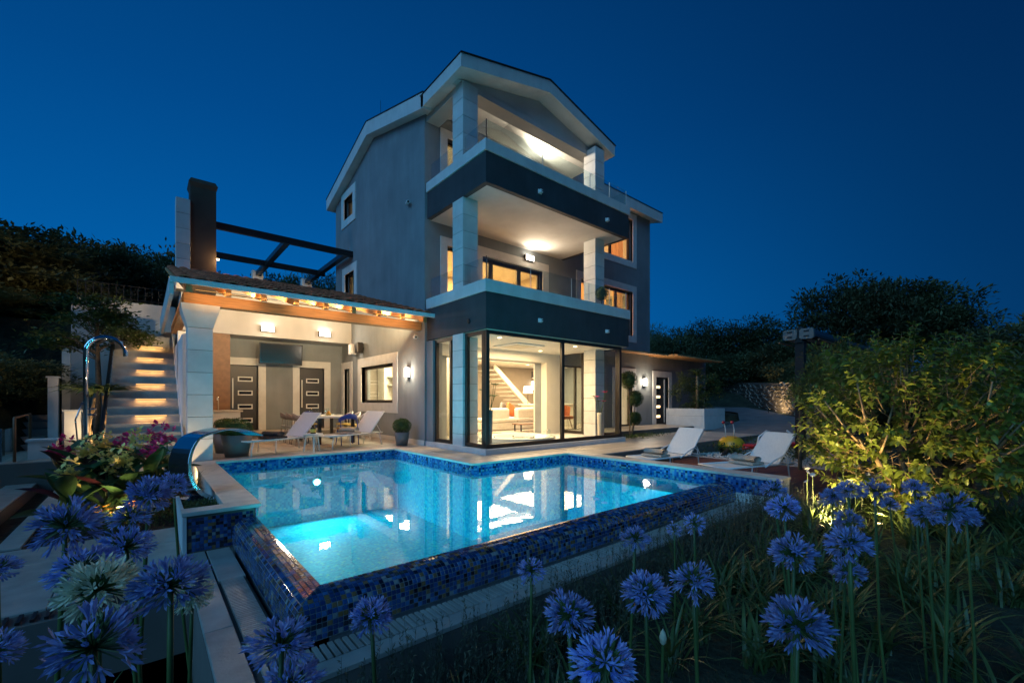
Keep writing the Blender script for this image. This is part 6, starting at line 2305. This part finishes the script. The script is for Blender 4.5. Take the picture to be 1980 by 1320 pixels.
# darker bushy shrub between the awning post and the lit shrub
SHC = crown_mesh(51, 1, 1, 0.9, 90, 50, 0.10, 'leaf_mid')
for px, py, dep, r, h, lab in ((1625, 740, 8.6, 0.85, 1.7, 'mid green bush between the awning post and the lit shrub'), (1890, 800, 7.6, 1.1, 1.7, 'mid green bush joined to the dark side of the lit shrub'), (1548, 762, 9.6, 0.33, 0.7, 'tuft of foliage hanging against the awning post'), (1395, 760, 17.0, 0.95, 1.5, 'loose leafy shrub growing in the white planter box')):
    p = site(px, py, dep)
    zb = 0.80 if dep == 17.0 else ground_z(p.x, p.y) - 0.05
    t = thing('shrub', lab, 'shrub', (p.x, p.y, zb))
    if dep == 17.0:
        p = Vector((17.75, 9.15, 1.7))
        t.location = (p.x, p.y, 0.8)
        zb = 0.8
    o = link('trunk', TRM, t, at=(0, 0, 0))
    o.scale = (1.0, 1.0, max(0.3, p.z - zb))
    c = link('crown', SHC, t, at=(0, 0, p.z - zb))
    c.scale = (r, r, h * 0.5 / 0.9)
# planter palm stump, ground leaves
pt = thing('planter_tree', 'bare amber lit trunk standing in the white planter box', 'tree', (17.5, 8.9, 0.80))
MB().tube([(17.5, 8.9, 0.78), (17.52, 8.9, 1.6), (17.5, 8.9, 2.2)], [0.07, 0.06, 0.055], 8).build('trunk', 'bark_pale', pt, smooth=True)
for k in range(14):
    a = k * 0.45
    q = MB()
    strap(q, Vector((17.5, 8.9, 2.18)), a, rn(0.4, 0.7), 0.05, rn(0.7, 1.1))
    q.build('leaf', 'leaf_mid', pt)
q = MB()
ico_foliage(q, (17.8, 9.1, 0.85), 0.7, 1600, 0.07, 0.35, 0.8)
o = tag(q.build('planter_groundcover', 'leaf_mid'), 'low leafy ground cover filling the white planter box', 'plant')

# small tree at the stairs
random.seed(90)
sp = Vector((-0.95, 15.0, 0.0))
tt = thing('ornamental_tree', 'small layered tree overhanging the lit garden stairs', 'tree', tuple(sp))
MB().tube([sp, sp + Vector((0.05, 0, 1.6)), sp + Vector((0, 0.05, 3.4))], [0.07, 0.06, 0.03], 8).build('trunk', 'bark', tt, smooth=True)
q = MB()
lm = MB()
for k in range(34):
    a, t_ = rn(0, 6.28), rn(0.15, 1.0)
    zz = 2.35 + 1.35 * t_
    rr = (1.15 - 0.55 * abs(t_ - 0.25)) * rn(0.35, 1.0)
    c = sp + Vector((rr * math.cos(a), rr * math.sin(a), zz))
    lm.tube([sp + Vector((0, 0, zz - 0.35)), (sp + Vector((0, 0, zz - 0.1)) + c) / 2, c], [0.014, 0.010, 0.005], 4)
    for j in range(150):
        e = Vector((random.gauss(0, .19), random.gauss(0, .19), random.gauss(0, .07)))
        leaf(q, c + e, Vector((rn(-1, 1), rn(-1, 1), rn(-.5, .4))).normalized(), rn(0.08, 0.15), 0.06)
lm.build('limbs', 'bark', tt)
q.build('crown', 'leaf_mid', tt)

# palm like plant behind the shower
pm = thing('dracaena', 'arching dracaena rosette behind the chrome shower', 'plant', (-0.8, 13.3, 0.0))
MB().tube([(-0.86, 13.3, 0.0), (-0.95, 13.3, 0.6), (-0.86, 13.28, 1.25)], [0.04, 0.035, 0.03], 7).build('stem', 'bark_pale', pm)
MB().tube([(-0.80, 13.3, 0.0), (-0.66, 13.3, 0.6), (-0.72, 13.28, 1.3)], [0.035, 0.03, 0.028], 7).build('stem', 'bark_pale', pm)
for k in range(60):
    q = MB()
    strap(q, Vector((-0.92 if k % 2 else -0.66, 13.28, 1.27)), k * 2.4, rn(0.45, 0.78), 0.045, rn(0.8, 1.3), 6)
    q.build('leaf', 'leaf_mid', pm)

# ---- cannas and left bed ---------------------------------------------------------------------
CAN = MB()
n = 8
for i in range(n + 1):
    t_ = i / n
    w_ = 0.17 * math.sin(math.pi * min(1, 0.04 + t_ * 0.96)) ** 0.75
    z = -0.30 * t_ * t_
    CAN.v += [(t_, -w_, z + w_ * 0.45), (t_, -w_ * 0.5, z + w_ * 0.12), (t_, 0, z), (t_, w_ * 0.5, z + w_ * 0.12), (t_, w_, z + w_ * 0.45)]
for i in range(n):
    for j in range(4):
        a = 5 * i + j
        CAN.f.append((a, a + 5, a + 6, a + 1))
can_g, can_p = CAN.mesh('leaf', 'leaf_canna', True), CAN.mesh('leaf', 'leaf_purple', True)


def blossom(seed, m, n=22, r=0.085):
    random.seed(seed)
    q = MB()
    for k in range(n):
        c = Vector((random.gauss(0, .5), random.gauss(0, .5), random.gauss(0, .75))) * r
        for j in range(5):
            d = Vector((random.gauss(0, 1), random.gauss(0, 1), random.gauss(0, .8) + .3)).normalized()
            u = d.cross(Vector((0.1, 0.3, 1))).normalized()
            L_ = rn(0.04, 0.075)
            q.add([c, c + d * L_ * 0.5 + u * L_ * 0.32, c + d * L_ + Vector((0, 0, -.01)), c + d * L_ * 0.5 - u * L_ * 0.32], [(0, 1, 2, 3)])
    return q.mesh('blossom', m, True)


BY_, BM_ = [blossom(s, 'petal_yellow') for s in (1, 2, 3)], [blossom(s, 'petal_magenta') for s in (4, 5)]
random.seed(55)
spec = [(-0.62, 8.55, 0.42, 'y', 'yellow flowered canna at the left end of the bed, beside the low white block'), (-0.42, 8.15, 0.30, 'y', 'yellow flowered canna with the lowest flower, before the purple leaf'), (-0.22, 8.2, 0.30, 'y', 'broad yellow canna flower in the middle of the bed'), (-0.12, 8.9, 0.56, 'y', 'tallest yellow canna, rising in front of the garden stairs'), (-0.28, 9.2, 0.48, 'm', 'magenta canna between the yellow cannas'), (0.12, 9.15, 0.58, 'm', 'magenta canna in front of the stairs, next to the tallest yellow'), (0.05, 8.55, 0.38, 'm', 'red magenta canna low beside a broad green leaf'), (-0.95, 9.3, 0.40, 'm', 'dark magenta canna near the chrome shower foot'), (-0.75, 8.0, 0.18, 'y', 'low cream canna above a broad leaf at the path edge'), (0.28, 9.5, 0.50, 'm', 'magenta canna closest to the white column'), (-0.5, 9.6, 0.42, 'y', 'cream canna behind the magenta flower')]
for k, (x, y, zt, c, lab) in enumerate(spec):
    t = thing('canna', lab, 'flower', (x, y, -0.47))
    MB().tube([(x, y, -0.48), (x + 0.01, y, 0.0), (x, y, zt)], [0.016, 0.013, 0.008], 7).build('stem', 'stem_green', t)
    link('blossom', (BY_ if c == 'y' else BM_)[k % 2], t, at=(0, 0, zt + 0.51)).scale = (1.35, 1.35, 1.4)
    for j in range(9):
        a = j * 2.3 + k
        h = -0.40 + 0.085 * j
        if h > zt - 0.12:
            break
        o = link('leaf', can_p if (k == 1 and j in (4, 6)) or (k == 7 and j % 2) else can_g, t, at=(0, 0, h + 0.47))
        s_ = rn(0.46, 0.66)
        o.scale = (s_,) * 3
        o.rotation_euler = (rn(-.3, .3), R(-rn(28, 62)), a)
# grassy tuft beside the waterfall
gt = thing('grass_tussock', 'arching grass tussock between the cannas and the steel waterfall', 'grass', (0.25, 8.6, -0.47))
q = MB()
for k in range(420):
    strap(q, Vector((0.25 + random.gauss(0, .16), 8.7 + random.gauss(0, .32), -0.47)), rn(0, 6.28), rn(0.45, 0.95), 0.005, rn(0.4, 1.15), 5)
o = q.build('blades', 'grass_tuft', gt)
o['kind'] = 'stuff'
for k in range(7):
    x, y, z = 0.30 + rn(-.2, .25), 9.2 + rn(-.5, .5), rn(0.22, 0.52)
    t = thing('society_garlic', 'tiny lilac flower on a thin stem above the tussock', 'flower', (x, y, -0.47), 'lilac flowers above the tussock')
    MB().tube([(x, y, -0.48), (x + 0.02, y, z)], 0.004, 5).build('stem', 'stem_green', t)
    h = link('flower_head', TINY[k % 2][0], t, at=(0.02, 0, z + 0.47))
    h.scale = (0.45,) * 3
# low bedding: daisies
DA = []
for m_ in ('petal_orange', 'petal_pale'):
    q = MB()
    for k in range(12):
        a = k * math.pi / 6
        d = Vector((math.cos(a), math.sin(a), 0.15))
        u = Vector((-math.sin(a), math.cos(a), 0))
        q.add([(0, 0, 0), tuple(d * 0.028 + u * 0.008), tuple(d * 0.046), tuple(d * 0.028 - u * 0.008)], [(0, 1, 2, 3)])
    DA.append(q.mesh('petals', m_))
DC = MB().lathe([(0.010, 0.0), (0.007, 0.006), (0, 0.008)], 8).mesh('eye', 'petal_orange')
random.seed(66)
for k in range(70):
    yel = k % 2 == 0
    if yel:
        x, y = rn(-0.55, 0.5), rn(7.75, 8.2)
    else:
        x, y = rn(-0.62, 0.15), rn(7.35, 7.8)
    z = rn(-0.30, -0.20)
    t = thing('daisy', 'orange bedding daisy in the soil bed before the cannas' if yel else 'pale lilac bedding daisy in the soil bed before the cannas', 'flower', (x, y, -0.47), 'orange bedding daisies' if yel else 'pale bedding daisies')
    MB().tube([(x, y, -0.48), (x, y, z)], 0.003, 4).build('stem', 'stem_green', t)
    o = link('petals', DA[0 if yel else 1], t, at=(0, 0, z + 0.47))
    o.scale = (1.2,) * 3
    o.rotation_euler = (rn(-.5, .2), rn(-.3, .3), rn(0, 3))
    o = link('eye', DC, t, at=(0, 0, z + 0.472))
q = MB()
for k in range(1500):
    x, y = rn(-0.75, 0.66), rn(7.25, 8.6)
    leaf(q, Vector((x, y, -0.47 + rn(0, 0.16))), Vector((rn(-1, 1), rn(-1, 1), rn(0.2, 1))).normalized(), rn(0.04, 0.08), 0.02)
for k in range(700):
    x, y = rn(0.35, 0.67), rn(6.08, 6.75)
    leaf(q, Vector((x, y, -0.10 + rn(0, 0.05))), Vector((rn(-1, 1), rn(-1, 1), rn(0.2, 1))).normalized(), rn(0.025, 0.05), 0.016)
o = q.build('bedding_leaves', 'leaf_mid')
o['kind'] = 'stuff'
o['label'] = 'low green bedding leaves around the daisies'

# ---- topiaries, balcony plants, pebbles ---------------------------------------------------------------
def ball(q, c, r, n=700, s=0.035):
    ico_foliage(q, c, r, n * 2, s, 1.0, 0.3)
    q.lathe([(0.0, -r * 0.82), (r * 0.6, -r * 0.55), (r * 0.82, 0), (r * 0.6, r * 0.55), (0, r * 0.82)], 14, c)


tp = thing('topiary', 'pompom topiary with pale stems beside the glass room', 'plant', (12.05, 8.35, 0.0))
for x0, x1, z1 in ((12.0, 11.92, 1.75), (12.08, 12.3, 1.15), (12.05, 12.25, 0.45)):
    MB().tube([(x0, 8.35, 0), ((x0 + x1) / 2, 8.33, z1 * 0.5), (x1, 8.35, z1)], [0.025, 0.02, 0.014], 7).build('stem', 'bark_pale', tp)
for x, z, r in ((11.92, 1.85, 0.27), (12.3, 1.25, 0.24), (12.27, 0.60, 0.20)):
    q = MB()
    ball(q, (x, 8.35, z), r, 900, 0.045)
    q.build('pompom', 'leaf_box', tp)
o = MB()
for k in range(420):
    x, y = 11.5 + abs(random.gauss(0, .9)), 8.05 + random.gauss(0, .16)
    leaf(o, Vector((x, y, 0.0 + rn(0, .1))), Vector((rn(-1, 1), rn(-1, 1), rn(.2, 1))).normalized(), 0.09, 0.03)
o = o.build('border_leaves', 'leaf_mid')
o['kind'] = 'stuff'
o['label'] = 'low leafy border at the foot of the pompom topiary'
for lab, x, y, z0, zc, r in (('topiary ball on a stem at the right end of the middle balcony', 10.12, 8.0, 3.2, 4.28, 0.18), ('topiary ball beside the glass door of the top balcony', 6.45, 9.7, 6.3, 7.30, 0.20)):
    t = thing('topiary_ball', lab, 'potted plant', (x, y, z0))
    MB().lathe([(0.10, 0), (0.14, 0.24), (0.12, 0.24), (0.1, 0.2), (0, 0.2)], 16, (x, y, z0)).build('pot', 'pot_grey', t)
    MB().tube([(x, y, z0 + 0.2), (x, y, zc)], 0.014, 6).build('stem', 'bark', t)
    q = MB()
    ball(q, (x, y, zc), r, 1100, 0.03)
    q.build('foliage', 'leaf_box', t)

random.seed(12)
q = MB()
for k in range(2600):
    x, y = rn(11.75, 16.0), rn(2.6, 6.08)
    r = rn(0.02, 0.055)
    z = ground_z(x, y) + r * 0.3
    q.lathe([(0.0, -r * .6), (r, -r * .1), (r * .7, r * .4), (0, r * .6)], 5, (x, y, z))
o = q.build('pebbles', 'pebble')
o['kind'] = 'stuff'
o['label'] = 'white pebbles of the bed behind the deck'
q = MB()
for k in range(2400):
    x, y = rn(11.8, 15.5), 3.0 + rn(0, 3.6)
    if mnoise.noise(Vector((x * 1.3, y * 1.3, 0))) < 0.0:
        continue
    z = ground_z(x, y)
    leaf(q, Vector((x, y, z + rn(0, .28))), Vector((rn(-1, 1), rn(-1, 1), rn(.2, 1.2))).normalized(), rn(.07, .14), 0.03)
o = q.build('pebble_bed_plants', 'leaf_mid')
o['kind'] = 'stuff'
o['label'] = 'straggly low plants growing among the pebbles'
# pale pink wispy flowers beside the deck
random.seed(14)
for k in range(9):
    p = site(rn(1545, 1680), rn(895, 945), rn(6.0, 6.6))
    zg = ground_z(p.x, p.y)
    t = thing('gaura', 'pale pink flower on a bent dry stem beside the deck kerb', 'flower', (p.x, p.y, zg), 'pale pink flowers beside the deck')
    MB().tube([(p.x, p.y, zg - 0.02), (p.x + rn(-.05, .05), p.y, (zg + p.z) / 2), tuple(p)], [0.005, 0.004, 0.003], 5).build('stem', 'stem_green', t)
    o = link('petals', DA[1], t, at=p - Vector((p.x, p.y, zg)))
    o.data = PINK if 'PINK' in globals() else o.data
    o.scale = (0.9,) * 3
    o.rotation_euler = (rn(-1, 1), rn(-1, 1), 0)
